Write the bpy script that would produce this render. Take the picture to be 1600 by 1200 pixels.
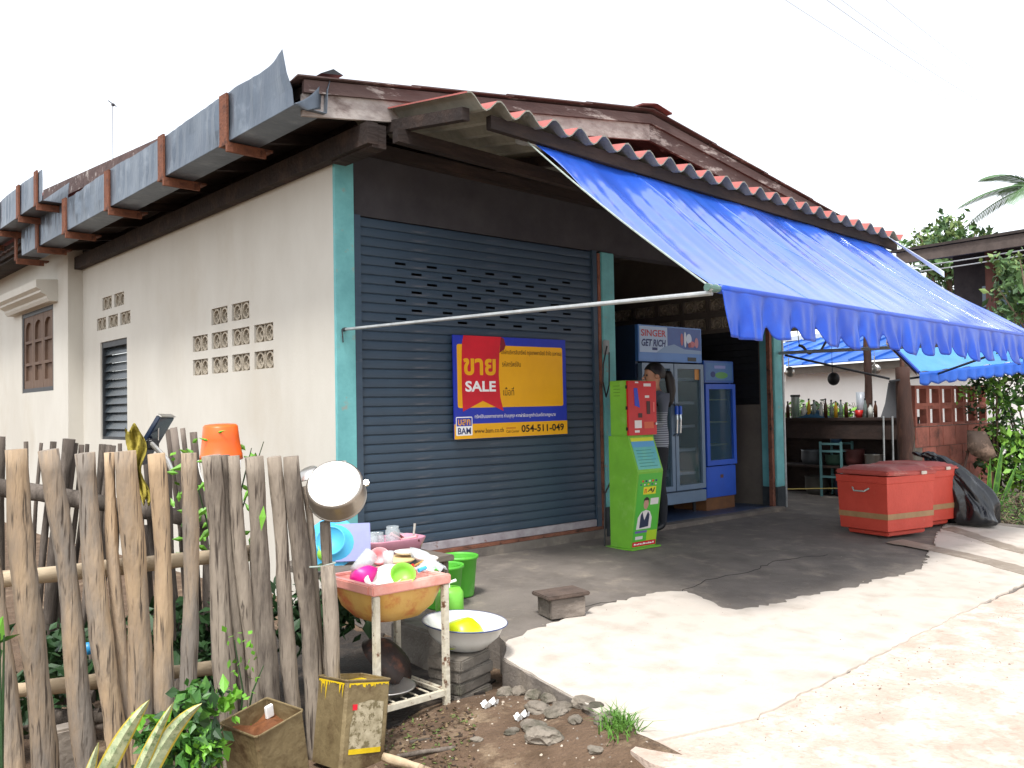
import bpy, bmesh, math, random
import numpy as np
from mathutils import Vector, Matrix
random.seed(7); rng = np.random.default_rng(7)
for o in list(bpy.data.objects): bpy.data.objects.remove(o, do_unlink=True)
S = bpy.context.scene
COL = S.collection
R = math.radians
# ---------------------------------------------------------------- camera
FPX = 1392.35
CAM = Vector((-3.515, -5.984, 1.2))
yaw, pit, rol = R(41.676), R(1.604), R(1.040)
FW = Vector((math.sin(yaw)*math.cos(pit), math.cos(yaw)*math.cos(pit), math.sin(pit)))
r0 = Vector((math.cos(yaw), -math.sin(yaw), 0)); u0 = r0.cross(FW)
RT = r0*math.cos(rol) - u0*math.sin(rol); UP = u0*math.cos(rol) + r0*math.sin(rol)
cd = bpy.data.cameras.new('camera'); cam = bpy.data.objects.new('camera', cd); COL.objects.link(cam)
cd.sensor_width = 36; cd.lens = 36*FPX/1600; cd.clip_end = 2000; cd.clip_start = .05
m3 = Matrix((RT, UP, -FW)).transposed().to_4x4(); m3.translation = CAM; cam.matrix_world = m3
S.camera = cam
# ---------------------------------------------------------------- sky, sun, exposure
W = bpy.data.worlds.new('World'); S.world = W; W.use_nodes = True
wn = W.node_tree; wn.nodes.clear()
sky = wn.nodes.new('ShaderNodeTexSky'); sky.sky_type = 'NISHITA'; sky.sun_disc = False
SUN_EL, SUN_AZ = R(62), R(238)       # sun high, behind and left of the camera (azimuth from +Y clockwise)
sky.sun_elevation = SUN_EL; sky.sun_rotation = SUN_AZ; sky.air_density = 1.0; sky.dust_density = 1.5; sky.ozone_density = 1.0
hsv = wn.nodes.new('ShaderNodeHueSaturation'); hsv.inputs['Saturation'].default_value = .22; hsv.inputs['Value'].default_value = 1.0
bg = wn.nodes.new('ShaderNodeBackground'); bg.inputs['Strength'].default_value = .13
wo = wn.nodes.new('ShaderNodeOutputWorld')
wn.links.new(sky.outputs[0], hsv.inputs['Color']); wn.links.new(hsv.outputs[0], bg.inputs[0]); wn.links.new(bg.outputs[0], wo.inputs[0])
sd = bpy.data.lights.new('sun', 'SUN'); sd.energy = 1.5; sd.angle = R(10); sd.color = (1, .975, .94)
sun = bpy.data.objects.new('sun', sd); COL.objects.link(sun)
sdir = Vector((math.sin(SUN_AZ)*math.cos(SUN_EL), math.cos(SUN_AZ)*math.cos(SUN_EL), math.sin(SUN_EL)))
sun.rotation_euler = sdir.to_track_quat('Z', 'Y').to_euler(); sun.location = (0, 0, 12)
S.view_settings.view_transform = 'Standard'; S.view_settings.look = 'None'; S.view_settings.gamma = 1
S.view_settings.exposure = 1.45; S.view_settings.use_curve_mapping = False
S.render.engine = 'CYCLES'
S.render.resolution_x = 1024; S.render.resolution_y = 768

# ---------------------------------------------------------------- helpers
def at(px, py, d):
    """point seen at photograph pixel (px,py) at distance d along the viewing direction"""
    return CAM + (FW + RT*((px-800)/FPX) - UP*((py-600)/FPX))*d
def on(px, py, ax, v):
    dr = FW + RT*((px-800)/FPX) - UP*((py-600)/FPX); i = 'xyz'.index(ax)
    return CAM + dr*((v-CAM[i])/dr[i])
def lin(c):
    if isinstance(c, str):
        c = c.lstrip('#'); c = [int(c[i:i+2], 16)/255 for i in (0, 2, 4)]
        c = [x/12.92 if x <= .04045 else ((x+.055)/1.055)**2.4 for x in c]
    return (c[0], c[1], c[2], 1)
def mat(name, c1, c2=None, scale=6, rough=.7, bump=.0, bscale=None, metal=0, stretch=(1,1,1), c3=None, c3scale=2, c3lo=.5, c3hi=.62,
        spec=.5, objrand=0, coat=0, detail=6, lo=.35, hi=.65, coords='Object', bdist=.02, coatior=1.5, coatr=.22, sheen=0, fleck=None, fscale=60, flo=.60, fhi=.66, fz=.28):
    m = bpy.data.materials.new(name); m.use_nodes = True; nt = m.node_tree; N = nt.nodes; L = nt.links
    b = N['Principled BSDF']; b.inputs['Roughness'].default_value = rough; b.inputs['Metallic'].default_value = metal
    b.inputs['Specular IOR Level'].default_value = spec
    if coat: b.inputs['Coat Weight'].default_value = coat; b.inputs['Coat Roughness'].default_value = coatr; b.inputs['Coat IOR'].default_value = coatior
    if sheen: b.inputs['Sheen Weight'].default_value = sheen; b.inputs['Sheen Roughness'].default_value = .5
    b.inputs['Base Color'].default_value = lin(c1)
    tc = N.new('ShaderNodeTexCoord'); mp = N.new('ShaderNodeMapping'); mp.inputs['Scale'].default_value = stretch
    L.new(tc.outputs[coords], mp.inputs['Vector'])
    if objrand:
        oi = N.new('ShaderNodeObjectInfo'); ad = N.new('ShaderNodeVectorMath'); ad.operation = 'ADD'
        cm = N.new('ShaderNodeCombineXYZ'); mu = N.new('ShaderNodeMath'); mu.operation = 'MULTIPLY'; mu.inputs[1].default_value = 37
        L.new(oi.outputs['Random'], mu.inputs[0])
        for k in range(3): L.new(mu.outputs[0], cm.inputs[k])
        L.new(mp.outputs[0], ad.inputs[0]); L.new(cm.outputs[0], ad.inputs[1]); vec = ad.outputs[0]
    else: vec = mp.outputs[0]
    out = None
    if c2 is not None:
        n = N.new('ShaderNodeTexNoise'); n.inputs['Scale'].default_value = scale; n.inputs['Detail'].default_value = detail; n.inputs['Roughness'].default_value = .65
        L.new(vec, n.inputs['Vector'])
        mr = N.new('ShaderNodeMapRange'); mr.inputs[1].default_value = lo; mr.inputs[2].default_value = hi; L.new(n.outputs[0], mr.inputs[0])
        mx = N.new('ShaderNodeMix'); mx.data_type = 'RGBA'; mx.inputs[6].default_value = lin(c1); mx.inputs[7].default_value = lin(c2)
        L.new(mr.outputs[0], mx.inputs[0]); out = mx.outputs[2]
    if c3 is not None:
        n3 = N.new('ShaderNodeTexNoise'); n3.inputs['Scale'].default_value = c3scale; n3.inputs['Detail'].default_value = 8; n3.inputs['Roughness'].default_value = .7
        L.new(vec, n3.inputs['Vector'])
        mr = N.new('ShaderNodeMapRange'); mr.inputs[1].default_value = c3lo; mr.inputs[2].default_value = c3hi; L.new(n3.outputs[0], mr.inputs[0])
        mx = N.new('ShaderNodeMix'); mx.data_type = 'RGBA'; mx.inputs[7].default_value = lin(c3)
        if out: L.new(out, mx.inputs[6])
        else: mx.inputs[6].default_value = lin(c1)
        L.new(mr.outputs[0], mx.inputs[0]); out = mx.outputs[2]
    if fleck is not None:
        mpf = N.new('ShaderNodeMapping'); mpf.inputs['Scale'].default_value = (1,1,fz); L.new(vec, mpf.inputs['Vector'])
        n4 = N.new('ShaderNodeTexNoise'); n4.inputs['Scale'].default_value = fscale; n4.inputs['Detail'].default_value = 3; L.new(mpf.outputs[0], n4.inputs['Vector'])
        mr = N.new('ShaderNodeMapRange'); mr.inputs[1].default_value = flo; mr.inputs[2].default_value = fhi; L.new(n4.outputs[0], mr.inputs[0])
        mx = N.new('ShaderNodeMix'); mx.data_type = 'RGBA'; mx.inputs[7].default_value = lin(fleck); L.new(out, mx.inputs[6]); L.new(mr.outputs[0], mx.inputs[0]); out = mx.outputs[2]
    if objrand and out:
        h = N.new('ShaderNodeHueSaturation'); mr = N.new('ShaderNodeMapRange'); mr.inputs[3].default_value = 1-objrand; mr.inputs[4].default_value = 1+objrand*.6
        L.new(oi.outputs['Random'], mr.inputs[0]); L.new(mr.outputs[0], h.inputs['Value']); L.new(out, h.inputs['Color']); out = h.outputs[0]
    if out: L.new(out, b.inputs['Base Color'])
    if bump:
        n2 = N.new('ShaderNodeTexNoise'); n2.inputs['Scale'].default_value = bscale or scale*4; n2.inputs['Detail'].default_value = 5
        L.new(vec, n2.inputs['Vector']); bp = N.new('ShaderNodeBump'); bp.inputs['Strength'].default_value = bump; bp.inputs['Distance'].default_value = bdist
        L.new(n2.outputs[0], bp.inputs['Height']); L.new(bp.outputs[0], b.inputs['Normal'])
    return m
def glass(name, c='#9fb8c0', a=.35, rough=.05):
    m = mat(name, c, rough=rough); b = m.node_tree.nodes['Principled BSDF']; b.inputs['Alpha'].default_value = a; return m

class MB:
    def __init__(s): s.v = []; s.f = []; s.mi = []; s.cur = 0; s.sm = []; s.smooth = False
    def add(s, vs, fs):
        o = len(s.v); s.v += [tuple(p) for p in vs]
        for f in fs: s.f.append(tuple(i+o for i in f)); s.mi.append(s.cur); s.sm.append(s.smooth)
        return s
    def box(s, a, b, M=None):
        x0,y0,z0 = a; x1,y1,z1 = b
        vs = [(x0,y0,z0),(x1,y0,z0),(x1,y1,z0),(x0,y1,z0),(x0,y0,z1),(x1,y0,z1),(x1,y1,z1),(x0,y1,z1)]
        if M: vs = [M @ Vector(v) for v in vs]
        return s.add(vs, [(0,3,2,1),(4,5,6,7),(0,1,5,4),(1,2,6,5),(2,3,7,6),(3,0,4,7)])
    def bbox(s, a, b, r=.01, M=None):          # box with chamfered edges
        bm = bmesh.new(); bmesh.ops.create_cube(bm, size=1)
        c = (Vector(a)+Vector(b))/2; d = Vector(b)-Vector(a)
        for v in bm.verts: v.co = Vector((v.co.x*d.x, v.co.y*d.y, v.co.z*d.z)) + c
        bmesh.ops.bevel(bm, geom=list(bm.edges), offset=r, segments=2, affect='EDGES')
        bm.verts.index_update()
        vs = [(M @ v.co) if M else v.co.copy() for v in bm.verts]; fs = [[v.index for v in f.verts] for f in bm.faces]; bm.free()
        return s.add(vs, fs)
    def prism(s, poly, vec):                   # planar polygon (3d points) extruded by vec
        n = len(poly); vec = Vector(vec); A = [Vector(p) for p in poly]; B = [p+vec for p in A]
        return s.add(A+B, [tuple(range(n-1,-1,-1)), tuple(range(n,2*n))] + [(i,(i+1)%n,n+(i+1)%n,n+i) for i in range(n)])
    def tube(s, pts, rad, n=8, cap=True, jit=0, flat=1.0):
        pts = [Vector(p) for p in pts]; k = len(pts); rad = rad if isinstance(rad, (list, tuple)) else [rad]*k
        vs = []; ref = None
        for i, p in enumerate(pts):
            t = (pts[min(i+1,k-1)] - pts[max(i-1,0)]).normalized()
            if ref is None: ref = Vector((0,0,1)) if abs(t.z) < .9 else Vector((1,0,0))
            a = (ref - t*ref.dot(t)).normalized(); ref = a; b = t.cross(a)
            for j in range(n):
                an = 2*math.pi*j/n; rr = rad[i]*(1+(random.uniform(-jit,jit) if jit else 0))
                vs.append(p + a*math.cos(an)*rr + b*math.sin(an)*rr*flat)
        fs = [(i*n+j, i*n+(j+1)%n, (i+1)*n+(j+1)%n, (i+1)*n+j) for i in range(k-1) for j in range(n)]
        if cap: fs += [tuple(range(n-1,-1,-1)), tuple((k-1)*n+j for j in range(n))]
        return s.add(vs, fs)
    def lathe(s, prof, M=None, n=24, close=False):     # prof: (r,z) list
        vs = []; k = len(prof)
        for r, z in prof:
            for j in range(n):
                a = 2*math.pi*j/n; p = Vector((r*math.cos(a), r*math.sin(a), z)); vs.append(M @ p if M else p)
        kk = k if close else k-1
        return s.add(vs, [(i*n+j, i*n+(j+1)%n, ((i+1)%k)*n+(j+1)%n, ((i+1)%k)*n+j) for i in range(kk) for j in range(n)])
    def grid(s, fn, nu, nv):
        vs = [fn(i/nu, j/nv) for j in range(nv+1) for i in range(nu+1)]; w = nu+1
        return s.add(vs, [(j*w+i, j*w+i+1, (j+1)*w+i+1, (j+1)*w+i) for j in range(nv) for i in range(nu)])
    def quad(s, a, b, c, d): return s.add([a,b,c,d], [(0,1,2,3)])
    def mesh(s, name, mats, off=(0,0,0)):
        me = bpy.data.meshes.new(name); off = Vector(off)
        me.from_pydata([tuple(Vector(v)-off) for v in s.v], [], s.f)
        for m_ in (mats if isinstance(mats, (list, tuple)) else [mats]): me.materials.append(m_)
        me.polygons.foreach_set('material_index', s.mi); me.polygons.foreach_set('use_smooth', s.sm); me.update()
        return me
    def build(s, name, mats, parent=None, kind=None, solid=0, sub=0):
        off = rootloc(parent) if parent else (0,0,0)
        o = bpy.data.objects.new(name, s.mesh(name, mats, off)); COL.objects.link(o)
        if parent: o.parent = parent
        if kind: o['kind'] = kind
        if solid: md = o.modifiers.new('s', 'SOLIDIFY'); md.thickness = solid; md.offset = 0
        if sub: md = o.modifiers.new('ss', 'SUBSURF'); md.levels = sub; md.render_levels = sub
        return o
def rootloc(o):
    while o.parent: o = o.parent
    return o.location.copy() if o.type == 'EMPTY' else Vector((0,0,0))
def tag(o, label, cat, group=None):
    o['label'] = label; o['category'] = cat
    if group: o['group'] = group
    return o
def thing(name, loc, label, cat, group=None):
    o = bpy.data.objects.new(name, None); COL.objects.link(o); o.location = Vector(loc); o.empty_display_size = .1
    return tag(o, label, cat, group)
def inst(name, me, parent, loc=(0,0,0), rot=(0,0,0), scale=(1,1,1)):
    o = bpy.data.objects.new(name, me); COL.objects.link(o)
    if parent: o.parent = parent
    o.location = Vector(loc) - (rootloc(parent) if parent else Vector((0,0,0))); o.rotation_euler = rot; o.scale = scale
    return o
def frame(o, x, y):        # matrix from local (u right, v up, w out) to world: origin o, axes x, y
    x = Vector(x).normalized(); y = Vector(y); y = (y - x*y.dot(x)).normalized(); z = x.cross(y)
    M = Matrix((x, y, z)).transposed().to_4x4(); M.translation = Vector(o); return M
_tx = {}
def text(s, M, w=None, h=None, m=None, parent=None, bold=0, name='lettering', align='L', shear=0):
    """flat lettering; M maps its local xy plane to the surface; scaled to width w and/or cap height h"""
    cu = bpy.data.curves.new('t', 'FONT'); cu.body = s; cu.size = 1; cu.offset = bold; cu.shear = shear; cu.fill_mode = 'FRONT'; cu.resolution_u = 3
    ob = bpy.data.objects.new('t', cu); COL.objects.link(ob)
    me = bpy.data.meshes.new_from_object(ob.evaluated_get(bpy.context.evaluated_depsgraph_get()))
    bpy.data.objects.remove(ob); bpy.data.curves.remove(cu)
    if not len(me.vertices): return None
    co = np.array([v.co[:] for v in me.vertices]); mn, mx_ = co.min(0), co.max(0); d = mx_-mn
    sx = sy = 1
    if w and h: sx, sy = w/d[0], h/d[1]
    elif w: sx = sy = w/d[0]
    elif h: sx = sy = h/d[1]
    off = rootloc(parent) if parent else Vector((0,0,0))
    ox = {'L': 0, 'C': -.5*d[0]*sx, 'R': -d[0]*sx}[align]
    for v in me.vertices: v.co = (M @ Vector(((v.co.x-mn[0])*sx+ox, (v.co.y-mn[1])*sy, 0))) - off
    me.materials.clear(); me.materials.append(m); me.name = name
    o = bpy.data.objects.new(name, me); COL.objects.link(o); o.parent = parent
    return o
def patch(name, M, pts, m, parent, z=0.0):      # flat printed shape
    b = MB(); b.add([M @ Vector((x, y, z)) for x, y in pts], [tuple(range(len(pts)))]); return b.build(name, m, parent)
def rect(x0, y0, x1, y1): return [(x0,y0),(x1,y0),(x1,y1),(x0,y1)]
def oval(cx, cy, rx, ry, n=18): return [(cx+rx*math.cos(2*math.pi*i/n), cy+ry*math.sin(2*math.pi*i/n)) for i in range(n)]
def holes_wall(mb, ax, p0, p1, u0, u1, v0, v1, holes):
    """wall slab between planes p0 and p1 of axis ax, with rectangular openings (u0,u1,v0,v1)"""
    us = sorted({u0,u1,*[h[0] for h in holes],*[h[1] for h in holes]}); vs = sorted({v0,v1,*[h[2] for h in holes],*[h[3] for h in holes]})
    def hole(i, j):
        if i < 0 or j < 0 or i >= len(us)-1 or j >= len(vs)-1: return True
        cu, cv = (us[i]+us[i+1])/2, (vs[j]+vs[j+1])/2
        return any(h[0] < cu < h[1] and h[2] < cv < h[3] for h in holes)
    def P(p, u, v): return (p,u,v) if ax == 'x' else (u,p,v)
    for i in range(len(us)-1):
        for j in range(len(vs)-1):
            if hole(i, j): continue
            a,b,c,d = us[i],us[i+1],vs[j],vs[j+1]
            mb.quad(P(p0,a,c),P(p0,b,c),P(p0,b,d),P(p0,a,d)); mb.quad(P(p1,b,c),P(p1,a,c),P(p1,a,d),P(p1,b,d))
            if hole(i-1,j): mb.quad(P(p0,a,c),P(p0,a,d),P(p1,a,d),P(p1,a,c))
            if hole(i+1,j): mb.quad(P(p0,b,c),P(p1,b,c),P(p1,b,d),P(p0,b,d))
            if hole(i,j-1): mb.quad(P(p0,a,c),P(p1,a,c),P(p1,b,c),P(p0,b,c))
            if hole(i,j+1): mb.quad(P(p0,a,d),P(p0,b,d),P(p1,b,d),P(p1,a,d))
def ragged(pts, amp, step=.08, closed=True):
    out = []; n = len(pts)
    for i in range(n if closed else n-1):
        a, b = Vector(pts[i]), Vector(pts[(i+1)%n]); k = max(1, int((b-a).length/step)); nr = Vector((-(b-a).y, (b-a).x)).normalized()
        for j in range(k): out.append(a.lerp(b, j/k) + nr*random.uniform(-amp, amp)*(0 if j == 0 else 1))
    if not closed: out.append(Vector(pts[-1]))
    return out
def sheet(name, poly, zf, thick, m, kind='structure', cell=.25):
    """ground sheet: polygon in plan, top at zf(x,y), given thickness, with inner grid"""
    bm = bmesh.new(); vs = [bm.verts.new((p[0], p[1], 0)) for p in poly]; f = bm.faces.new(vs)
    if f.normal.z < 0: f.normal_flip()
    xs = [p[0] for p in poly]; ys = [p[1] for p in poly]
    if cell:
        for ax, lo, hi in ((0,min(xs),max(xs)),(1,min(ys),max(ys))):
            for k in range(1, min(90, int((hi-lo)/cell))):
                co = [0,0,0]; co[ax] = lo+k*cell; no = [0,0,0]; no[ax] = 1
                bmesh.ops.bisect_plane(bm, geom=bm.verts[:]+bm.edges[:]+bm.faces[:], plane_co=co, plane_no=no)
    ext = bmesh.ops.extrude_face_region(bm, geom=bm.faces[:])
    tv = {v for v in ext['geom'] if isinstance(v, bmesh.types.BMVert)}
    for v in bm.verts: v.co.z = zf(v.co.x, v.co.y) - (0 if v in tv else thick)
    bmesh.ops.recalc_face_normals(bm, faces=bm.faces[:])
    me = bpy.data.meshes.new(name); bm.to_mesh(me); bm.free(); me.materials.append(m)
    o = bpy.data.objects.new(name, me); COL.objects.link(o); o['kind'] = kind
    return o
def leafcloud(mb, c, rad, n, size, shape='ball', elong=1.8, droop=.3, shell=.5):
    """n separate leaves spread through an ellipsoid with clumps"""
    c = Vector(c); ncl = max(3, n//45); cl = []
    for _ in range(ncl):
        d = Vector(rng.normal(size=3)).normalized()*(rng.random()**shell); cl.append(Vector((d.x*rad[0], d.y*rad[1], d.z*rad[2])))
    for i in range(n):
        q = cl[rng.integers(ncl)] + Vector(rng.normal(size=3))*min(rad)*.22
        p = c + q; d = Vector(rng.normal(size=3)); d.z -= droop; d.normalize()
        s_ = size*rng.uniform(.4, 1.5); side = d.cross(Vector(rng.normal(size=3))).normalized()*s_*.5
        nr = d.cross(side).normalized()*s_*.12
        a, b = p, p + d*s_*elong; mid = p + d*s_*elong*.45
        mb.add([a, mid+side+nr, b, mid-side+nr, mid], [(0,1,4),(1,2,4),(2,3,4),(3,0,4)])
# ---------------------------------------------------------------- materials
M = {}
M['plaster'] = mat('plaster_cream', '#c6c2b8', '#bcb7ac', 1.1, .9, .3, 90, stretch=(1,1,.5), c3='#b4ab9b', c3scale=1.2, c3lo=.55, c3hi=.9, bdist=.004)
M['teal'] = mat('teal_paint', '#74b9ba', '#5f9fa2', 4, .65, .2, 60, c3='#8d9a92', c3scale=7, c3lo=.60, c3hi=.66, bdist=.004)
M['plinth'] = mat('dark_plinth', '#3a4144', '#2a2f33', 6, .8, .2)
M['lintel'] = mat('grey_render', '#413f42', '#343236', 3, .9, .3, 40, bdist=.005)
M['inner'] = mat('inner_wall', '#6f675e', '#5d564f', 2, .9, .2)
M['shutter'] = mat('shutter_blue', '#374959', '#314150', 3, .45, .1, 80, stretch=(.4,1,3), c3='#5b5f66', c3scale=5, c3lo=.6, c3hi=.75, bdist=.003)
M['shutbar'] = mat('shutter_bar', '#a9a3a6', '#8e8589', 8, .5, .2, c3='#6b3a2c', c3scale=9, c3lo=.6, c3hi=.66)
M['rust'] = mat('rusty_steel', '#6d4233', '#8c5a44', 14, .8, .4, c3='#40291f', c3scale=7)
M['bracket'] = mat('bracket_red_oxide', '#7a4a33', '#653c2a', 14, .85, .4, c3='#46291e', c3scale=9)
M['galv'] = mat('galvanised_sheet', '#6b747e', '#59626d', 2.5, .38, .25, 14, metal=.6, c3='#8c949c', c3scale=3, c3lo=.55, c3hi=.75)
M['wood_dark'] = mat('dark_wood', '#2a1e19', '#1e1512', 7, .85, .5, stretch=(.25,1,1), c3='#3a2b23', c3scale=4)
M['barge'] = mat('weathered_barge', '#5d4a46', '#4b3936', 6, .85, .5, 30, stretch=(.25,1,1), c3='#a39a94', c3scale=8, c3lo=.57, c3hi=.64)
M['bargepale'] = mat('pale_weathered_board', '#b0a8a2', '#8b7f7a', 9, .85, .4, 30, stretch=(.5,1,1), c3='#55443f', c3scale=6, c3lo=.52, c3hi=.7)
M['redtile'] = mat('red_sheet', '#a9605a', '#97524d', 5, .8, .3, 60, c3='#8e5750', c3scale=4, c3lo=.52, c3hi=.7, bdist=.004)
M['undertile'] = mat('sheet_edge_grey', '#8d8b80', '#7b7a70', 8, .9, .3)
M['vent'] = mat('vent_block_cement', '#b0a695', '#9a907f', 10, .9, .3, 60)
M['winwood'] = mat('window_timber', '#6b5443', '#584335', 8, .7, .4, stretch=(1,1,.3))
M['darkframe'] = mat('dark_window_frame', '#2c2f33', '#232529', 10, .5, .1)
M['louvre'] = mat('louvre_glass', '#353d42', '#2b3236', 6, .22, 0, c3='#6c777c', c3scale=5, c3lo=.62, c3hi=.72)
M['void'] = mat('dark_interior', '#15161a', '#101114', 4, .9)
M['bluetile'] = mat('blue_floor_tile', '#3c4f6e', '#34465f', 6, .35, .1)
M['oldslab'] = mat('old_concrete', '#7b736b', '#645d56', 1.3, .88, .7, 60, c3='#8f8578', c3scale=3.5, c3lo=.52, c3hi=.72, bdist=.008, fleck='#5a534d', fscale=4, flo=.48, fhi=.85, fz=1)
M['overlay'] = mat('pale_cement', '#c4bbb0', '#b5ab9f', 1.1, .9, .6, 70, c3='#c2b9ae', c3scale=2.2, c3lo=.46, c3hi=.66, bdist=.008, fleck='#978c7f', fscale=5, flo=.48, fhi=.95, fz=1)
M['road'] = mat('dusty_concrete', '#c4b3a6', '#ae9b8c', 2.6, .92, .8, 50, c3='#d0c3b8', c3scale=5, fleck='#9c8b7b', fscale=24, flo=.52, fhi=.85, fz=1, c3lo=.48, c3hi=.62, bdist=.01)
M['dirt'] = mat('brown_dirt', '#6a5543', '#4f3d2b', 5.5, .95, 1.0, 50, c3='#8a7760', c3scale=4.5, c3lo=.54, c3hi=.70, bdist=.02)
M['stone'] = mat('grey_stone', '#857c70', '#655d52', 6, .9, .7, 40, c3='#4d4a3c', c3scale=4, objrand=.25)
M['block'] = mat('concrete_block', '#7b746a', '#635c53', 7, .9, .7, 60, c3='#4b4d3c', c3scale=4, c3lo=.55, c3hi=.7, objrand=.12, bdist=.01)
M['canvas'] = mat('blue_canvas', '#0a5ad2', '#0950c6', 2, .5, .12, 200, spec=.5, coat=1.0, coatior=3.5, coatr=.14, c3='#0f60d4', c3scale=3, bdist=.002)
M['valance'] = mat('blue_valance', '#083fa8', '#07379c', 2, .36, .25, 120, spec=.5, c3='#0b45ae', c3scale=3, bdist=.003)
M['tubegrey'] = mat('painted_tube', '#b9bcbc', '#9fa3a4', 12, .4, .1, metal=.5)
M['tubegreen'] = mat('green_tube', '#56776d', '#48665e', 12, .5, .1)
M['rope'] = mat('pale_rope', '#a9b3ac', '#8f9a92', 40, .9)
M['white'] = mat('white_print', '#f2f2ee', rough=.5)
M['black'] = mat('black_plastic', '#17181a', '#1e2023', 8, .45)
M['navy'] = mat('navy_print', '#1a2f6e', rough=.5)
M['yellow'] = mat('yellow_print', '#f2b200', '#eaa900', 3, .5)
M['signblue'] = mat('blue_print', '#1b33b4', '#1a2fa6', 3, .5)
M['signred'] = mat('red_print', '#d6142b', '#c41127', 3, .5)
M['signdred'] = mat('dark_red_print', '#7e0d20', rough=.5)
M['brownink'] = mat('brown_ink', '#4a3010', rough=.6)
M['whiteink'] = mat('white_ink', '#f4f4f4', rough=.6)
# ---------------------------------------------------------------- ground
def slabz(x, y): return -.062 + .05*min(y, 0) - max(0, x-6.6)*.004
def dirtz(x, y):
    h = -.365 + .018*math.sin(3.1*x+1.3*y) + .014*math.sin(5.7*y-2.2*x+1) + .008*math.sin(11*x+7*y)
    h += .125*max(0, min(1, (x+1.25)/.7))*max(0, min(1, (-2.15-y)/.8))
    if x > -.62 - .4*max(0, -3.62-y) + .14 and y < -3.5: h = min(h, -.33 - .02*max(0, -3.6-y))
    xl = float(np.interp(-y, [0,1.1,1.85,2.08,2.25,2.98,3.49], [.02,.0,.03,-.13,-.30,-.44,-.575]))
    if x > xl + .07 and y > -3.75: h = min(h, -.36)
    return h
nx, ny = 130, 130
gx = np.concatenate([[-300,-90,-30,-12], np.linspace(-4.6, 3.0, nx), [6,12,30,90,300]]); gy = np.concatenate([[-200,-60,-20,-9], np.linspace(-6.0, 1.6, ny), [4,10,25,90,300]])
g = MB(); w = len(gx)
g.add([(x, y, dirtz(x, y) if (-4.7 < x < 3.1 and -6.1 < y < 1.7) else -.42) for y in gy for x in gx],
      [(j*w+i, j*w+i+1, (j+1)*w+i+1, (j+1)*w+i) for j in range(len(gy)-1) for i in range(w-1)])
g.smooth = True; g.sm = [True]*len(g.f); g.build('ground', M['dirt'], kind='structure')
left = [(.02,-.02),(.0,-1.1),(.03,-1.85),(-.13,-2.08),(-.30,-2.25),(-.44,-2.98),(-.575,-3.49)]
front = [(0,-3.64),(1.0,-3.58),(2.4,-3.50),(4.0,-3.43),(5.6,-3.36),(8.0,-3.3)]
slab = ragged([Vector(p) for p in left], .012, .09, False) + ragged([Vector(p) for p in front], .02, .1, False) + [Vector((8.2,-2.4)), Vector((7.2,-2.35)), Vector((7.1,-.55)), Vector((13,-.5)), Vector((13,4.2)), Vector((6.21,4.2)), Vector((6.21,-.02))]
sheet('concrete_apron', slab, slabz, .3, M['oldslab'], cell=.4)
ov_top = [(6.9,-1.75),(6.2,-1.9),(5.6,-2.08),(5.0,-2.32),(4.54,-2.47),(4.1,-2.62),(3.95,-2.67),(3.5,-2.69),(3.2,-2.61),(2.9,-2.66),(2.6,-2.60),(2.2,-2.55),(1.95,-2.55),(1.59,-2.47),(1.56,-2.38),(1.66,-2.15),(1.75,-1.94),(1.6,-1.85),(1.25,-1.82),(.9,-1.82),(.45,-1.93),(.12,-1.98),(-.05,-2.02),(-.125,-2.095)]  # real cement edge that also traces the awning's shadow, adding shade by colour
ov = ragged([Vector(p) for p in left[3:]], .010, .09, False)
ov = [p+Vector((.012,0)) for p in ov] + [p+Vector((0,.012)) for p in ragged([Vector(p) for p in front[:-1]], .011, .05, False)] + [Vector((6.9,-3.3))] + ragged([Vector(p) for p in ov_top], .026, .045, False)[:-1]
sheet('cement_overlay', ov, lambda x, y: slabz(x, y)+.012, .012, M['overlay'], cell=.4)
rd_l = [(-9,-14),(-4.5,-8.2),(-2.2,-6.2),(-1.15,-4.9),(-.84,-4.2),(-.70,-3.62),(-.66,-3.48)]
def roadz(x, y): return -.237 + .007*math.sin(1.7*x+.6*y) + .004*math.sin(5*y+2*x) - .02*max(0, -3.6-y)
road = ragged([Vector(p) for p in rd_l], .06, .12, False) + [Vector((-.52,-3.44)),Vector((.0,-3.58)),Vector((1.0,-3.52)),Vector((2.4,-3.44)),Vector((4,-3.37)),Vector((5.6,-3.3)),Vector((8.05,-3.22)),Vector((40,-3.0)),Vector((40,-14))]
sheet('road', road, roadz, .25, M['road'], cell=.5)
shade_poly = ragged([Vector(p) for p in ((-1.55,-2.05),(-1.2,-2.30),(-.8,-2.20),(-.45,-2.28),(-.22,-2.1),(-.05,-1.7),(-.02,-.5),(-.2,.0),(-1.6,-.2),(-2.0,-1.2))], .05, .1)
sheet('shade_soil', shade_poly, lambda x, y: dirtz(x, y)+.012, .03, mat('shade_soil','#2b231d','#1d1814',6,.8,.6,50,c3='#3a3027',c3scale=4), cell=.1)  # near-black soil colour paints in the shade under the wash stand
ck = [(.62,-1.70),(1.1,-1.78),(1.75,-1.90),(2.2,-1.78),(2.7,-1.83),(3.3,-1.72),(3.9,-1.86)]
cpts = ragged([Vector(p) for p in ck], .02, .06, False); cw_ = [p+Vector((0,.004+.004*random.random())) for p in reversed(cpts)]
sheet('concrete_crack', cpts+cw_, lambda x, y: slabz(x, y)+.002, .002, mat('crack_dark','#2f2b27','#25221f',9,.95), cell=0)
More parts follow.
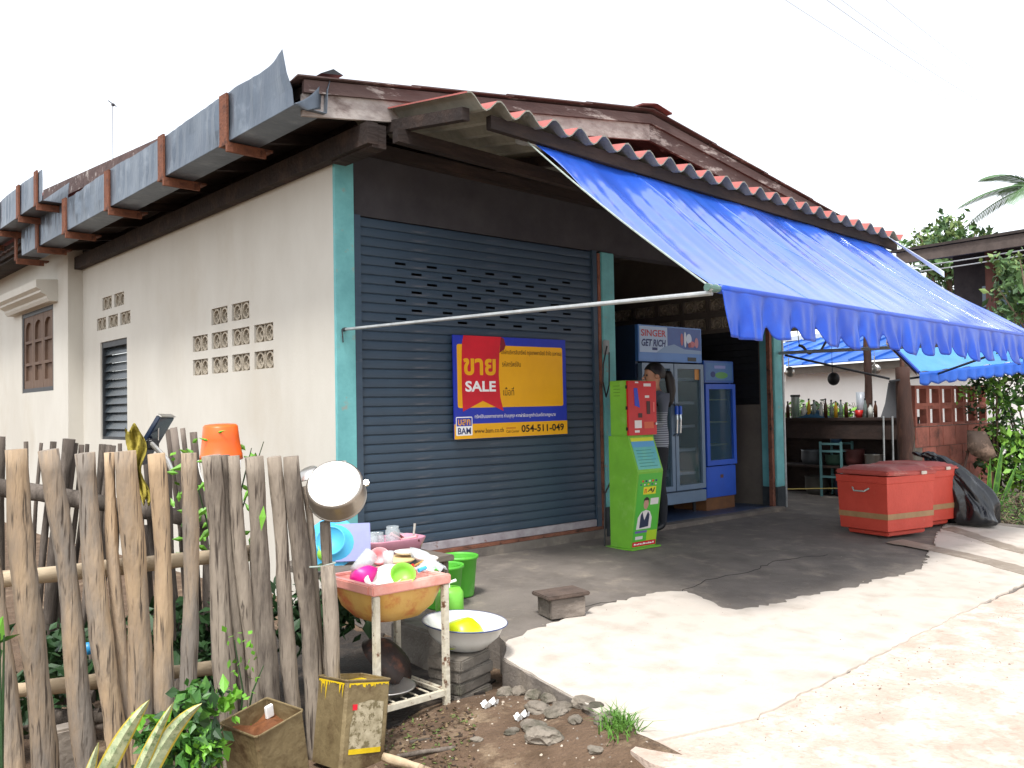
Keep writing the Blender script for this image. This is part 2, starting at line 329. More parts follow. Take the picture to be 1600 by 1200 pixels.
# loose gravel and crumbs (uncountable)
gr = MB()
def pebble(mb, x, y, z, r):
    vs = []; a0 = rng.uniform(0, 6.28)
    for k in range(5): a = a0+k*1.2566; rr = r*rng.uniform(.7, 1.2); vs.append((x+rr*math.cos(a), y+rr*math.sin(a), z-r*.2))
    vs.append((x+rng.uniform(-.3,.3)*r, y, z+r*rng.uniform(.4,.8))); mb.add(vs, [(k, (k+1)%5, 5) for k in range(5)])
for i in range(1500):
    x, y = rng.uniform(-2.6, -.2), rng.uniform(-4.6, -1.6)
    if x > -.45-.25*max(0,-2.9-y) and y > -3.6: continue
    gr.cur = int(rng.integers(3)); pebble(gr, x, y, dirtz(x, y), rng.choice([.004,.006,.009,.014], p=[.4,.35,.2,.05]))
for i in range(900):
    x = rng.uniform(-1.2, 4); y = -3.62 - abs(rng.normal(0, .35))
    if x < -.6: continue
    gr.cur = int(rng.integers(3)); pebble(gr, x, y, roadz(x, y), rng.choice([.002,.004,.007], p=[.5,.4,.1]))
for i in range(260):
    x, y = rng.uniform(-.3, 6), rng.uniform(-3.5, -1.9); gr.cur = int(rng.integers(3))
    if x < -.1 and y > -2.3: continue
    pebble(gr, x, y, slabz(x, y)+.013, rng.choice([.002,.003,.005], p=[.6,.3,.1]))
gr.build('gravel', [mat('gravel_grey','#8d857b','#6f675d',20,.9), mat('gravel_pale','#c2b7a6','#a99d8c',20,.9), mat('gravel_brown','#7d6a58','#685646',20,.9)], kind='stuff')
# ---------------------------------------------------------------- house
H = thing('shop_house', (0,0,0), 'single-storey cream shop house with teal pillars and red corrugated front eave', 'house')
vent_pos = []   # (y0,y1,z0,z1)
for k in range(4):
    for zr in (1.586, 1.820): vent_pos.append((1.004+k*.4535, 1.364+k*.4535, zr, zr+.156))
for k in (1, 2): vent_pos.append((1.004+k*.4535, 1.364+k*.4535, 2.050, 2.206))
for k in range(3): vent_pos.append((4.517+k*.43, 4.517+k*.43+.345, 2.264, 2.412))
for k in range(2): vent_pos.append((4.728+k*.435, 4.728+k*.435+.345, 2.498, 2.652))
LV = (4.64, 5.60, .92, 2.11)
w1 = MB(); holes_wall(w1, 'x', 0, .14, -.002, 6.72, -.45, 3.26, [*vent_pos, LV]); w1.build('side_wall', M['plaster'], H)
# vent block: frame slot with two rings
vb = MB(); t = .10
for cy in (.09, .27):
    n = 14; 
    for (ro, ri, x0, x1) in ((.073, .057, .012, t), (.036, .024, .03, t)):
        pts = [(math.cos(2*math.pi*i/n), math.sin(2*math.pi*i/n)) for i in range(n)]
        for i in range(n):
            (c0,s0),(c1,s1) = pts[i], pts[(i+1)%n]
            A = lambda r,c,s,x: (x, cy+r*c, .078+r*s)
            vb.quad(A(ro,c0,s0,x0),A(ro,c1,s1,x0),A(ri,c1,s1,x0),A(ri,c0,s0,x0)); vb.quad(A(ro,c0,s0,x0),A(ro,c0,s0,x1),A(ro,c1,s1,x1),A(ro,c1,s1,x0)); vb.quad(A(ri,c0,s0,x0),A(ri,c1,s1,x0),A(ri,c1,s1,x1),A(ri,c0,s0,x1))
        if ri > .05:
            for a in range(4):
                c_, s_ = math.cos(a*math.pi/2), math.sin(a*math.pi/2); vb.box((.03, cy+c_*.045-.008, .078+s_*.045-.008), (t, cy+c_*.045+.008, .078+s_*.045+.008))
vb.box((.012,.170,.0),(t,.190,.156))
for y0, y1, a, b in ((0,.36,0,.006),(0,.36,.150,.156),(0,.006,.006,.150),(.354,.36,.006,.150)): vb.box((.02,y0,a),(t,y1,b))
vbm = vb.mesh('vent_block', M['vent'])
for y0, y1, z0, z1 in vent_pos: inst('vent_block', vbm, H, (0, y0, z0), scale=(1, (y1-y0)/.36, (z1-z0)/.156))
# louvre window
lw = MB()
for a, b in (((.02,LV[0],LV[2]),(.10,LV[0]+.035,LV[3])), ((.02,LV[1]-.035,LV[2]),(.10,LV[1],LV[3])), ((.02,LV[0]+.035,LV[2]),(.10,LV[1]-.035,LV[2]+.035)), ((.02,LV[0]+.035,LV[3]-.07),(.10,LV[1]-.035,LV[3]))): lw.box(a, b)
lwo = lw.build('louvre_window', M['darkframe'], H)
sl = MB(); Mx = Matrix.Rotation(R(-66), 4, 'Y'); sl.box((-.055, LV[0]+.036, -.003), (.055, LV[1]-.036, .003), Mx); slm = sl.mesh('louvre_slat', M['louvre'])
for k in range(11): inst('slat', slm, lwo, (.062, 0, LV[2]+.075+k*.1))
# rear wing wall with timber shutter window
RX = -.18
wy0, wy1, wz0, wz1 = 6.97, 8.63, 1.56, 2.72
w2 = MB(); holes_wall(w2, 'x', RX, .0, 6.30, 13, -.45, 3.72, [(wy0,wy1,wz0,wz1)]); w2.build('rear_wall', M['plaster'], H)
wf = MB()
for a, b in (((RX+.01,wy0,wz0),(RX+.09,wy0+.07,wz1)), ((RX+.01,wy1-.06,wz0),(RX+.09,wy1,wz1)), ((RX+.01,wy0+.07,wz0),(RX+.09,wy1-.06,wz0+.06)), ((RX+.01,wy0+.07,wz1-.06),(RX+.09,wy1-.06,wz1))): wf.box(a, b)
wfo = wf.build('timber_window', M['darkframe'], H)
pw = (wy1-wy0-.13)/3
pn = MB(); pn.box((.035,0,.0),(.05,pw,1.04))
for a, b in (((0,0.005,0),(.036,.075,1.04)),((0,pw-.075,0),(.036,pw-.005,1.04)),((0,.075,0),(.036,pw-.075,.11)),((0,.075,.33),(.036,pw-.075,.37)),((0,.075,.65),(.036,pw-.075,.69)),((0,.075,.97),(.036,pw-.075,1.04))): pn.box(a, b)
arch = [(0,.075,.97),(0,.075,.84)] + [(0,.075+(pw-.15)*.5*(1-math.cos(math.pi*i/10)), .84+.12*math.sin(math.pi*i/10)) for i in range(1,10)] + [(0,pw-.075,.84),(0,pw-.075,.97)]
pn.prism(arch, (.034,0,0))
pnm = pn.mesh('window_shutter', M['winwood'])
for k in range(3): inst('shutter_panel', pnm, wfo, (RX+.02, wy0+.07+k*pw, wz0+.06))
hd = MB(); prof = [(0,2.73),(-.10,2.73),(-.13,2.77),(-.13,2.80),(-.21,2.84),(-.21,2.87),(-.26,2.90),(-.26,3.00),(0,3.02)]
hd.prism([(RX+p[0], wy0-.22, p[1]) for p in prof], (0, wy1-wy0+.66, 0)); hd.build('window_hood', M['plaster'], wfo)
# front: pillars, lintel, inner walls, floor
pb = MB(); pb.box((0,-.035,-.09),(.165,-.0022,3.17)); pb.box((.143,-.0022,-.09),(.165,.2,3.17)); pb.build('corner_pillar', M['teal'], H)
pb = MB(); pb.bbox((2.985,-.04,.22),(3.175,.16,2.735),.008); pb.build('middle_pillar', M['teal'], H); pb = MB(); pb.bbox((2.98,-.045,-.09),(3.18,.165,.22),.008); pb.build('middle_pillar_base', M['plinth'], H)
pb = MB(); pb.bbox((6.03,-.04,.20),(6.21,.16,2.735),.008); pb.build('end_pillar', M['teal'], H); pb = MB(); pb.bbox((6.025,-.045,-.09),(6.215,.165,.20),.008); pb.build('end_pillar_base', M['plinth'], H)
pb = MB(); pb.box((5.955,-.03,-.06),(6.0,.02,2.73)); pb.box((6.004,-.02,-.06),(6.022,.015,2.73)); pb.build('door_track', M['rust'], H)
pb = MB(); pb.tube([(6.245,-.03,-.06),(6.245,-.03,2.3)],.014,8); pb.build('drain_pipe', M['tubegrey'], H)
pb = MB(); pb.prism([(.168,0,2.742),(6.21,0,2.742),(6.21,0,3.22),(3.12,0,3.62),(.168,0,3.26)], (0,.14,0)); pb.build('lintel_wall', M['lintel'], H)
vp2 = [(.55+k*.42, .55+k*.42+.36, z, z+.156) for k in range(5) for z in (2.18, 2.42)]
LV2 = (.2, 1.12, 1.2, 2.13)
rw = MB(); holes_wall(rw, 'x', 6.07, 6.2, .165, 4.0, -.06, 3.3, vp2+[LV2]); rw.build('right_wall', M['inner'], H)
for y0, y1, z0, z1 in vp2: inst('vent_block', vbm, H, (6.08, y0, z0))
sl2 = MB(); sl2.box((-.05, LV2[0], -.003), (.05, LV2[1], .003), Matrix.Rotation(R(62), 4, 'Y')); sl2m = sl2.mesh('louvre_slat', M['darkframe'])
for k in range(11): inst('louvre_slat', sl2m, H, (6.13, 0, LV2[2]+.045+k*.0855))
bw = MB(); bw.box((.14,4.0,-.06),(6.2,4.14,3.4)); bw.build('back_wall', M['inner'], H)
iw = MB(); iw.box((2.99,.17,-.06),(3.06,4.0,3.3)); iw.build('inner_partition', M['inner'], H)
fl = MB(); fl.box((.145,.0,-.3),(6.2,4.0,-.03)); fl.build('shop_floor', M['bluetile'], H)
st = MB(); st.bbox((3.18,-.16,-.1),(6.03,-.002,-.026),.012); st.build('door_step', M['oldslab'], H)
cl = MB(); cl.box((.14,.14,3.262),(6.2,4.1,3.28)); cl.build('ceiling', M['inner'], H)
# roller shutter
rs = MB(); rs.box((.23,.07,2.62),(2.868,.3,2.74)); rso = rs.build('roller_shutter', M['shutter'], H)
for a_, b_, m_ in (((.168,-.03,0),(.228,.05,2.74),M['shutter']), ((2.87,-.03,0),(2.93,.05,2.74),M['shutter']), ((2.935,-.035,-.02),(2.972,.03,2.72),M['rust'])):
    rs = MB(); rs.box(a_, b_); rs.build('guide_rail', m_, rso)
X0, X1, NS, PZ = .229, 2.869, 35, .0748
prof = [(.008,0),(.000,.0025),(-.004,.008),(-.0055,.026),(-.0055,.046),(-.004,.064),(.000,.0695),(.008,.0700)]
def slat(slots):
    b = MB(); xs = sorted({X0, X1, *[v for s in slots for v in s]})
    for i in range(len(prof)-1):
        (y0,z0),(y1,z1) = prof[i], prof[i+1]
        if i == 3 and slots:
            for a, c in zip(xs, xs[1:]):
                if any(abs((a+c)/2-(s[0]+s[1])/2) < .04 for s in slots): continue
                b.quad((a,y0,z0),(c,y0,z0),(c,y1,z1),(a,y1,z1))
        else: b.quad((X0,y0,z0),(X1,y0,z0),(X1,y1,z1),(X0,y1,z1))
    b.quad((X0,.008,.070),(X1,.008,.070),(X1,.008,.0748),(X0,.008,.0748))
    return b
s_a = [(.563+k*.318, .563+k*.318+.104) for k in range(7)]; s_b = [(.722+k*.318, .722+k*.318+.104) for k in range(6)]
m0, ma, mb_ = slat([]).mesh('slat', M['shutter']), slat(s_a).mesh('slat_slotted', M['shutter']), slat(s_b).mesh('slat_slotted', M['shutter'])
for k in range(NS):
    z = .115 + k*PZ; me = m0
    if 24 <= k <= 30: me = ma if k % 2 == 0 else mb_
    inst('slat', me, rso, (0, 0, z), rot=(R(random.uniform(-.5,.5)),0,0))
bk = MB(); bk.box((.23,.10,0),(2.87,.12,2.74)); bk.build('shutter_backing', M['void'], rso)
bb = MB(); bb.bbox((.229,-.022,.045),(2.869,.02,.113),.006); bb.build('bottom_bar', M['shutbar'], rso)
th = MB(); th.box((.168,-.05,-.08),(2.972,.03,.012)); th.build('threshold', M['oldslab'], H)
th = MB(); th.bbox((.23,-.045,.013),(2.95,.0,.043),.004); th.build('threshold_rail', M['rust'], H)
# main roof -----------------------------------------------------
RXR, RZ = 3.12, 4.00
def roofz(x): return RZ - abs(x-RXR)*(.143 if x < RXR else .150)
ro = MB(); ro.box((RXR-.05,-.55,RZ-.14),(RXR+.05,11.9,RZ-.06)); roof = ro.build('main_roof', M['wood_dark'], H)
def corr(x0, x1, y0, y1, lift, n=4, pitch=.26, amp=.009):
    b = MB(); ny = int((y1-y0)/pitch*6); tk = .010
    P = lambda i, x, dz: (x, y0+(y1-y0)*i/ny, roofz(x)+lift+amp*math.cos(2*math.pi*i/6)+dz)
    for i in range(ny):
        b.cur = 0; b.quad(P(i,x0,0),P(i,x1,0),P(i+1,x1,0),P(i+1,x0,0)); b.cur = 1; b.quad(P(i,x0,-tk),P(i+1,x0,-tk),P(i+1,x1,-tk),P(i,x1,-tk))
        b.quad(P(i,x0,0),P(i+1,x0,0),P(i+1,x0,-tk),P(i,x0,-tk)); b.quad(P(i,x1,0),P(i,x1,-tk),P(i+1,x1,-tk),P(i+1,x1,0))
    for i in (0, ny): b.quad(P(i,x0,0),P(i,x1,0),P(i,x1,-tk),P(i,x0,-tk))
    return b
for k in range(4):
    a = -.62 + k*.94; corr(a, min(a+1.02, RXR), -.625, 12, .003+.009*k).build('roof_sheet', [M['redtile'], M['barge']], roof)
    c = RXR + k*.94; corr(c, c+1.02, -.625, 12, .003+.009*(3-k)).build('roof_sheet', [M['redtile'], M['barge']], roof)
rc = MB()
rc.prism([(RXR-.22,-.68,roofz(RXR-.22)+.06),(RXR,-.64,RZ+.085),(RXR+.22,-.68,roofz(RXR+.22)+.06),(RXR+.22,-.68,roofz(RXR+.22)+.045),(RXR,-.68,RZ+.068),(RXR-.22,-.68,roofz(RXR-.22)+.045)], (0,12.6,0)); rc.build('ridge_cap', mat('ridge_brown','#7a4a44','#6a403b',5,.85,.3), roof)
tp = MB(); tp.prism([(-.42,-.58,roofz(-.42)+.05),(-.32,-.58,roofz(-.4)+.10),(-.24,-.58,roofz(-.24)+.05)], (0,.5,0)); tp.build('tile_end', M['black'], roof)
for sx in (-1, 1):
    xe = -.56 if sx < 0 else 6.75
    b = MB(); za, zb = roofz(xe), roofz(RXR)
    b.prism([(xe,-.60,za-.10),(RXR-.001*sx,-.60,zb-.10),(RXR-.001*sx,-.60,zb-.012),(xe,-.60,za-.012)], (0,.03,0)); b.build('barge_board_upper', M['barge'], roof)
    b = MB(); b.prism([(xe,-.575,za-.255),(RXR-.001*sx,-.575,zb-.255),(RXR-.001*sx,-.575,zb-.101),(xe,-.575,za-.101)], (0,.03,0)); b.build('barge_board_lower', M['bargepale'] if sx < 0 else M['barge'], roof)
for x in (-.50,.3,1.2,2.1,4.1,5.1,6.1,6.65):
    b = MB(); z = roofz(x); b.box((x-.03,-.545,z-.11),(x+.03,11.9,z-.035)); b.build('purlin', M['wood_dark'], roof)
b = MB(); b.box((-.10,-.66,3.10),(-.012,6.3,3.255)); b.build('wall_plate', M['wood_dark'], H)
b = MB(); b.box((-.06,-.655,3.08),(.06,-.10,3.25)); b.build('plate_end', M['wood_dark'], H)
for y in (.4,1.4,2.4,3.4,4.4,5.4,6.2):
    b = MB(); b.prism([(-.56,y,roofz(-.56)-.20),(.3,y,roofz(.3)-.20),(.3,y,roofz(.3)-.115),(-.56,y,roofz(-.56)-.115)], (0,.05,0)); b.build('rafter_tail', M['wood_dark'], H)
sf = MB(); sf.prism([(-.55,-.54,roofz(-.55)-.118),(.14,-.54,roofz(.14)-.118),(.14,-.54,roofz(.14)-.108),(-.55,-.54,roofz(-.55)-.108)], (0,12,0)); sf.build('eave_soffit', M['wood_dark'], H)
# gutter on the left eave, crumpled sheet with an open flared end
def gutter(xo, xi, zb, zt, y0, y1, name, fl=1):
    b = MB(); ns = int((y1-y0)/.045); prof = []
    def P(j, i):
        y = y0 + (y1-y0)*i/ns; e = fl*max(0, 1-(y-y0)/.55)
        sag = .010*math.sin(y*2.3+.5)+.004*math.sin(y*7.1); wr = .022*math.sin(y*13+3*math.sin(y*3))*max(0, math.sin(y*1.9+.4)) + .007*math.sin(y*31+2*math.sin(y*9))
        pts = [(xo-.02*e*e+wr*.3, zt+sag+.055*e*e), (xo-.02*e+wr, (zt*.66+zb*.34)), (xo+wr*.8, zt*.33+zb*.67), (xo, zb), (xi, zb-.004), (xi+.01, zb+.16), (xi+.02+.02*e, zb+.24)]
        x, z = pts[j]; return (x, y + e*e*(.12,.07,.03,0,0,.0,.02)[j], z)
    for i in range(ns):
        for j in range(6): b.quad(P(j,i), P(j,i+1), P(j+1,i+1), P(j+1,i))
    for q in range(6*ns): b.sm[q] = False
    return b.build(name, M['galv'], H, solid=.004)
g1 = gutter(-.65, -.40, 3.262, 3.62, -.62, 6.55, 'rain_gutter')
bkt = MB(); bkt.box((-.022,-.06,-.012),(-.004,.06,.362)); bkt.box((-.022,-.07,-.03),(.36,.07,-.012)); bkt.box((-.022,-.07,-.085),(.30,-.040,-.03)); bkm = bkt.mesh('gutter_bracket', M['bracket'])
for px in (353, 255, 170, 103, 60, 27):
    y = on(px, 600-(600-400)*1.0, 'x', -.65).y; q = on(px, 216 + (353-px)*.559, 'x', -.65); inst('bracket', bkm, g1, (-.652, q.y, 3.262), rot=(0,0,R(random.uniform(-3,3))))
_A, _B, _C, _D = on(458,162,'y',-.66), on(519,116,'y',-.66), on(517,164,'y',-.66), on(482,172,'y',-.66)
fp = MB(); fp.smooth = True; fp.grid(lambda u, v: _A.lerp(_D,v).lerp(_B.lerp(_C,v),u)+Vector((0,.10*u*u+.02*v,-.035*math.sin(math.pi*u)*(1-v))), 10, 8); fp.build('end_flap', M['galv'], g1, solid=.003)
g2 = gutter(-.86, -.60, 3.60, 3.95, 4.75, 12.0, 'rear_gutter', 0)
for y in (4.95, 5.75, 6.8, 7.9, 9.0): inst('bracket', bkm, g2, (-.862, y, 3.60))
b = MB(); b.prism([(-.44,2.3,3.66),(-.44,6.4,3.90),(-.44,6.4,4.10),(-.44,2.3,3.80)], (.03,0,0)); b.build('rear_fascia', M['barge'], H)
b = MB(); b.prism([(-.41,2.3,3.80),(-.41,6.4,4.10),(-.41,12,4.10),(-.41,12,4.06),(-.41,6.4,4.06),(-.41,2.3,3.77)],(3.5,0,.45)); b.build('rear_roof', M['redtile'], H)
b = MB(); b.box((-.58,6.32,3.40),(-.19,11.9,3.56)); b.build('rear_soffit_beam', M['wood_dark'], H)
# front lean-to eave: red corrugated sheets
PW = .2607
def lz(x, y): return 3.205 - .0334*(x-.08) + .15*(y+1.5)
def lean(k0, k1):
    b = MB(); n = (k1-k0)*8; tk = .011
    P = lambda i, y, dz: (lambda ph: ((.13+ph*PW), y, lz(.13+ph*PW, y) + .045*(math.cos(2*math.pi*(ph-.1))) + .045 + dz))(k0+i/8)
    for i in range(n):
        b.cur = 0; b.quad(P(i,-1.5,0),P(i+1,-1.5,0),P(i+1,-.02,0),P(i,-.02,0))
        b.cur = 1; b.quad(P(i,-1.5,-tk),P(i,-.02,-tk),P(i+1,-.02,-tk),P(i+1,-1.5,-tk)); b.quad(P(i,-1.5,0),P(i,-1.5,-tk),P(i+1,-1.5,-tk),P(i+1,-1.5,0))
    b.cur = 0
    for i in (0, n): b.quad(P(i,-1.5,0),P(i,-.02,0),P(i,-.02,-tk),P(i,-1.5,-tk))
    return b
lt = MB(); lt.prism([(.40,-1.42,lz(.4,-1.42)-.095),(6.4,-1.42,lz(6.4,-1.42)-.095),(6.4,-1.42,lz(6.4,-1.42)-.003),(.40,-1.42,lz(.4,-1.42)-.003)], (0,.05,0)); lto = lt.build('front_eave', M['wood_dark'], H)
for k in range(0, 24, 3): 
    o = lean(k, k+3).build('corrugated_sheet', [M['redtile'], M['undertile']], lto)
for x in (.16, 1.5, 3.0, 4.5, 6.0):
    b = MB(); b.prism([(x,-1.41,lz(x,-1.41)-.09),(x,-.01,lz(x,-.01)-.09),(x,-.01,lz(x,-.01)-.004),(x,-1.41,lz(x,-1.41)-.004)], (.06,0,0)); b.build('eave_rafter', M['wood_dark'], lto)
b = MB(); b.prism([(.10,-.12,3.22),(6.3,-.12,3.10),(6.3,-.12,3.19),(.10,-.12,3.31)], (0,.10,0)); b.build('wall_beam', M['wood_dark'], lto)
b = MB(); b.prism([(.10,-.75,lz(.1,-.75)-.19),(6.3,-.75,lz(6.3,-.75)-.19),(6.3,-.75,lz(6.3,-.75)-.093),(.10,-.75,lz(.1,-.75)-.093)], (0,.07,0)); b.build('eave_beam', M['wood_dark'], lto)
# ---------------------------------------------------------------- blue awning over the shop front
A = thing('blue_awning', (.72,-1.5,3.08), 'large blue fabric awning with scalloped valance over the shop front', 'awning')
AX0, AX1 = .72, 6.12
def aback(x): return Vector((x+.13*(1-(x-.72)/5.4), -1.33, 3.135 - .0305*(x-.7)))
def afront(x): return Vector((x, -3.0, 1.86 - .016*(x-.75)))
cn = MB(); cn.smooth = True
def canopy(u, v):
    x = AX0 + (AX1-AX0)*u; p = aback(x).lerp(afront(x), v); sag = math.sin(math.pi*v)
    # folds run down from the back bar and bend sideways towards the front corners
    q = u*5.4 + v*.55
    fold = .024*math.sin(q*5.1+.6)*(1-v)**1.2*min(1, v*7) + .012*math.sin(q*11.3+2*math.sin(q*2))*sag*(1-.5*v) + .006*math.sin(q*23+v)*sag*(1-v*.5) + .0022*math.sin(q*47+3*math.sin(q*5))*sag
    p = p + Vector((0,-.63,.77))*(fold - .05*sag + .02*math.sin(u*3.1)*sag)
    return p
cn.grid(canopy, 240, 56); cno = cn.build('canopy', M['canvas'], A, solid=.003)
for us in (.2,.4,.6,.8):
    sm = MB(); sm.smooth = True; sm.tube([canopy(us, v)+Vector((0,-.002,.0025)) for v in np.linspace(.01,.995,60)], .0045, 6); sm.build('seam', M['canvas'], cno)
vl = MB(); vl.smooth = True; NW = 18.5
def valance(u, v):
    x = AX0 + (AX1-AX0)*u; t = u*NW; ph = t - math.floor(t)
    depth = .270 + .015*math.sin(t*1.7) - (.105*math.exp(-((ph-.5)/.14)**2)*(.85+.15*math.sin(t*2.3)) if t > 1 else 0)
    rip = (.020*math.sin(t*2*math.pi*1.0-1.2) + .008*math.sin(t*2*math.pi*2.1+math.sin(t)) )*v**.8 + .006*math.sin(t*17+v*5)*v
    return afront(x) + Vector((.01*math.sin(t*3)*v, -.026 + rip - .03*v, .0 - depth*v))
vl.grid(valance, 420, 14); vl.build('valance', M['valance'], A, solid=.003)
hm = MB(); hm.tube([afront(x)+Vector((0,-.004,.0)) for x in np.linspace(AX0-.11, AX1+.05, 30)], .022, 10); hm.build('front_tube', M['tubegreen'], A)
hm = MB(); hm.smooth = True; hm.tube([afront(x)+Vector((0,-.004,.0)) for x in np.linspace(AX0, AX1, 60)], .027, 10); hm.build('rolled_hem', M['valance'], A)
hm = MB(); hm.tube([aback(x)+Vector((0,.03,.0)) for x in np.linspace(AX0-.04, AX1+.05, 12)], .03, 10); hm.build('roller_tube', M['tubegrey'], A)
J = afront(AX0-.075)
am = MB(); wp = on(537,515,'y',-.04); am.tube([wp+Vector((0,-.03,0)), wp.lerp(J,.5)+Vector((0,0,-.012)), J+Vector((.02,.0,-.028))], [.012,.013,.015], 10); am.build('arm', M['tubegrey'], A)
am = MB(); am.tube([Vector((6.12,-.06,1.82)), afront(AX1-.02)], .02, 10); am.build('arm', M['tubegrey'], A)
am = MB(); am.tube([wp+Vector((0,.0,0)), wp+Vector((0,-.035,0))],.016,8); am.tube([wp+Vector((-.02,-.01,.0)), wp+Vector((-.022,-.02,-.05)), wp+Vector((-.015,-.014,-.10))],.006,6); am.build('wall_hook', M['plinth'], A)
am = MB(); am.tube([J+Vector((-.025,0,0)), J+Vector((.0,0,0))],.025,12); am.tube([J+Vector((.05,0,0)), J+Vector((.06,0,0))],.025,12); am.build('tube_joint', M['tubegrey'], A)
rp = MB(); a_, b_ = aback(AX0-.07), afront(AX0-.06); rp.tube([a_.lerp(b_,t)+Vector((0,0,-.03*math.sin(math.pi*t))) for t in np.linspace(0,1,12)], .006, 6); rp.build('stay_cord', M['rope'], A)
am = MB(); am.bbox((AX0+.02,-1.38,3.10),(AX0+.12,-1.28,3.17),.01); am.build('end_bracket', M['tubegrey'], A)
fl = MB()
fl.grid(lambda u, v: Vector((6.02+.22*u*(1-v), -1.48-.6*v, 3.02-.06*u-.47*v)), 6, 10); fl.build('side_flap', mat('white_vinyl','#d9dedd','#c5cbca',4,.5), A, solid=.004)
# ---------------------------------------------------------------- for-sale board
c = [on(705,523,'y',-.052), on(879,532,'y',-.052), on(890,678,'y',-.052), on(711,688,'y',-.052)]
SG = thing('sale_sign', (1.8,-.052,.94), 'yellow and blue SALE board with red ribbon hung on the roller shutter', 'sign')
SW, SH = 1.345, .885
Ms = frame((1.110,-.050,.950), (1,0,.004), (-.012,0,1))
sb = MB(); sb.bbox((0,0,-.012),(SW,SH,0),.002,Ms); sb.build('board', M['signblue'], SG)
def rrect(x0,y0,x1,y1,r):
    o = []
    for cx, cy, a in ((x1-r,y1-r,0),(x0+r,y1-r,90),(x0+r,y0+r,180),(x1-r,y0+r,270)):
        o += [(cx+r*math.cos(R(a+t)), cy+r*math.sin(R(a+t))) for t in (0,30,60,90)]
    return o
def sp(x, y): return x*SW, y*SH      # fractions, y up
patch('yellow_panel', Ms, rrect(.03*SW,.30*SH,.965*SW,.915*SH,.02), M['yellow'], SG, .001)
patch('yellow_band', Ms, rect(.0,0.002,SW,.145*SH), M['yellow'], SG, .001)
rb = [(.085,1.0),(.40,1.0),(.385,.86),(.375,.62),(.385,.40),(.41,.262),(.235,.365),(.07,.265),(.065,.45),(.065,.70),(.072,.92)]
patch('ribbon_fold', Ms, [sp(x,y) for x,y in ((.40,1.0),(.425,.985),(.44,.92),(.43,.88),(.385,.84))], M['signdred'], SG, .0015)
patch('ribbon', Ms, [sp(x,y) for x,y in rb], M['signred'], SG, .002)
Z = lambda x, y, z=.003: Ms @ Matrix.Translation((x*SW, y*SH, z))
text('ขาย', Z(.080,.615), .27*SW, .165*SH, M['yellow'], SG, bold=.03)
text('SALE', Z(.092,.455), .255*SW, .105*SH, M['whiteink'], SG, bold=.03)
text('บริษัทบริหารสินทรัพย์ กรุงเทพพาณิชย์ จำกัด (มหาชน)', Z(.40,.815), .555*SW, .062*SH, M['brownink'], SG, bold=.004)
text('รหัสทรัพย์สิน', Z(.405,.705), .165*SW, .055*SH, M['brownink'], SG)
text('เนื้อที่', Z(.41,.415), .095*SW, .085*SH, M['brownink'], SG)
text('ทรัพย์สินของทางราชการ ห้ามบุกรุก หากฝ่าฝืนจะถูกดำเนินคดีตามกฎหมาย', Z(.165,.185), .72*SW, .052*SH, M['whiteink'], SG, bold=.005)
patch('logo_white', Ms, rrect(.012*SW,.035*SH,.145*SW,.215*SH,.01), M['whiteink'], SG, .0015)
patch('logo_blue', Ms, rect(.018*SW,.125*SH,.139*SW,.205*SH), M['signblue'], SG, .0022)
text('บสก', Z(.028,.133), .10*SW, .06*SH, M['yellow'], SG, bold=.02)
text('BAM', Z(.026,.048), .105*SW, .062*SH, M['navy'], SG, bold=.02)
text('www.bam.co.th', Z(.158,.052), .25*SW, .045*SH, M['brownink'], SG, bold=.004)
text('Call Center', Z(.43,.042), .115*SW, .028*SH, M['brownink'], SG)
patch('small_orange_line', Ms, [sp(x,y) for x,y in ((.43,.082),(.515,.082),(.515,.096),(.43,.096))], mat('orange_ink','#cf8200',rough=.6), SG, .0022)
text('054-511-049', Z(.565,.040), .40*SW, .075*SH, mat('dark_ink','#1c1206',rough=.6), SG, bold=.022)
# ---------------------------------------------------------------- top-up kiosk
STEELK = mat('lock_steel','#b5b8ba',rough=.3,metal=.8); KG = mat('kiosk_green', '#78bb3a', '#6aa833', 3, .45, .05, c3='#8fbf62', c3scale=5, c3lo=.55, c3hi=.8); KR = mat('kiosk_red', '#c3161f', '#b0131b', 3, .4)
K = thing('topup_kiosk', (2.78,-.55,-.09), 'green and red payment kiosk with slanted panel standing beside the teal pillar', 'kiosk')
ku = Vector((.985,-.03,0)).normalized(); kv = Vector((.03,.985,0)).normalized()
KO = Vector((2.622,-.65,0))
def kp(u, v, z): return KO + ku*u + kv*v + Vector((0,0,z))
kz = slabz(2.7,-.6)
b = MB(); b.bbox((-.03,-.05,0),(.38,.30,.012),.003, Matrix.Translation(KO+Vector((0,0,kz)))); b.build('base_plate', KG, K)
b = MB(); b.prism([kp(0,0,kz+.013),kp(0,.24,kz+.013),kp(0,.24,.935),kp(0,0,.935),kp(0,-.11,.615)], ku*.345); b.build('pedestal', KG, K)
b = MB(); b.bbox((-.015,.0,.936),(.38,.20,1.44),.006, Matrix((ku,kv,(0,0,1))).transposed().to_4x4()); 
for i, v in enumerate(b.v): b.v[i] = Vector(v)+KO
b.build('cabinet', KG, K)
b = MB(); b.bbox((-.012,-.022,.94),(.377,-.001,1.436),.004, Matrix((ku,kv,(0,0,1))).transposed().to_4x4())
for i, v in enumerate(b.v): b.v[i] = Vector(v)+KO
kd = b.build('front_door', KR, K)
Mk = frame(kp(0,-.0235,.94), ku, (0,0,1)); kwh = mat('kiosk_label','#d8d2d0',rough=.5); kgr = mat('kiosk_slot','#3b0d10',rough=.5)
b = MB(); b.tube([Mk @ Vector((.355,.10,.0)), Mk @ Vector((.355,.10,.012))], .012, 10); b.build('lock', STEELK, kd)
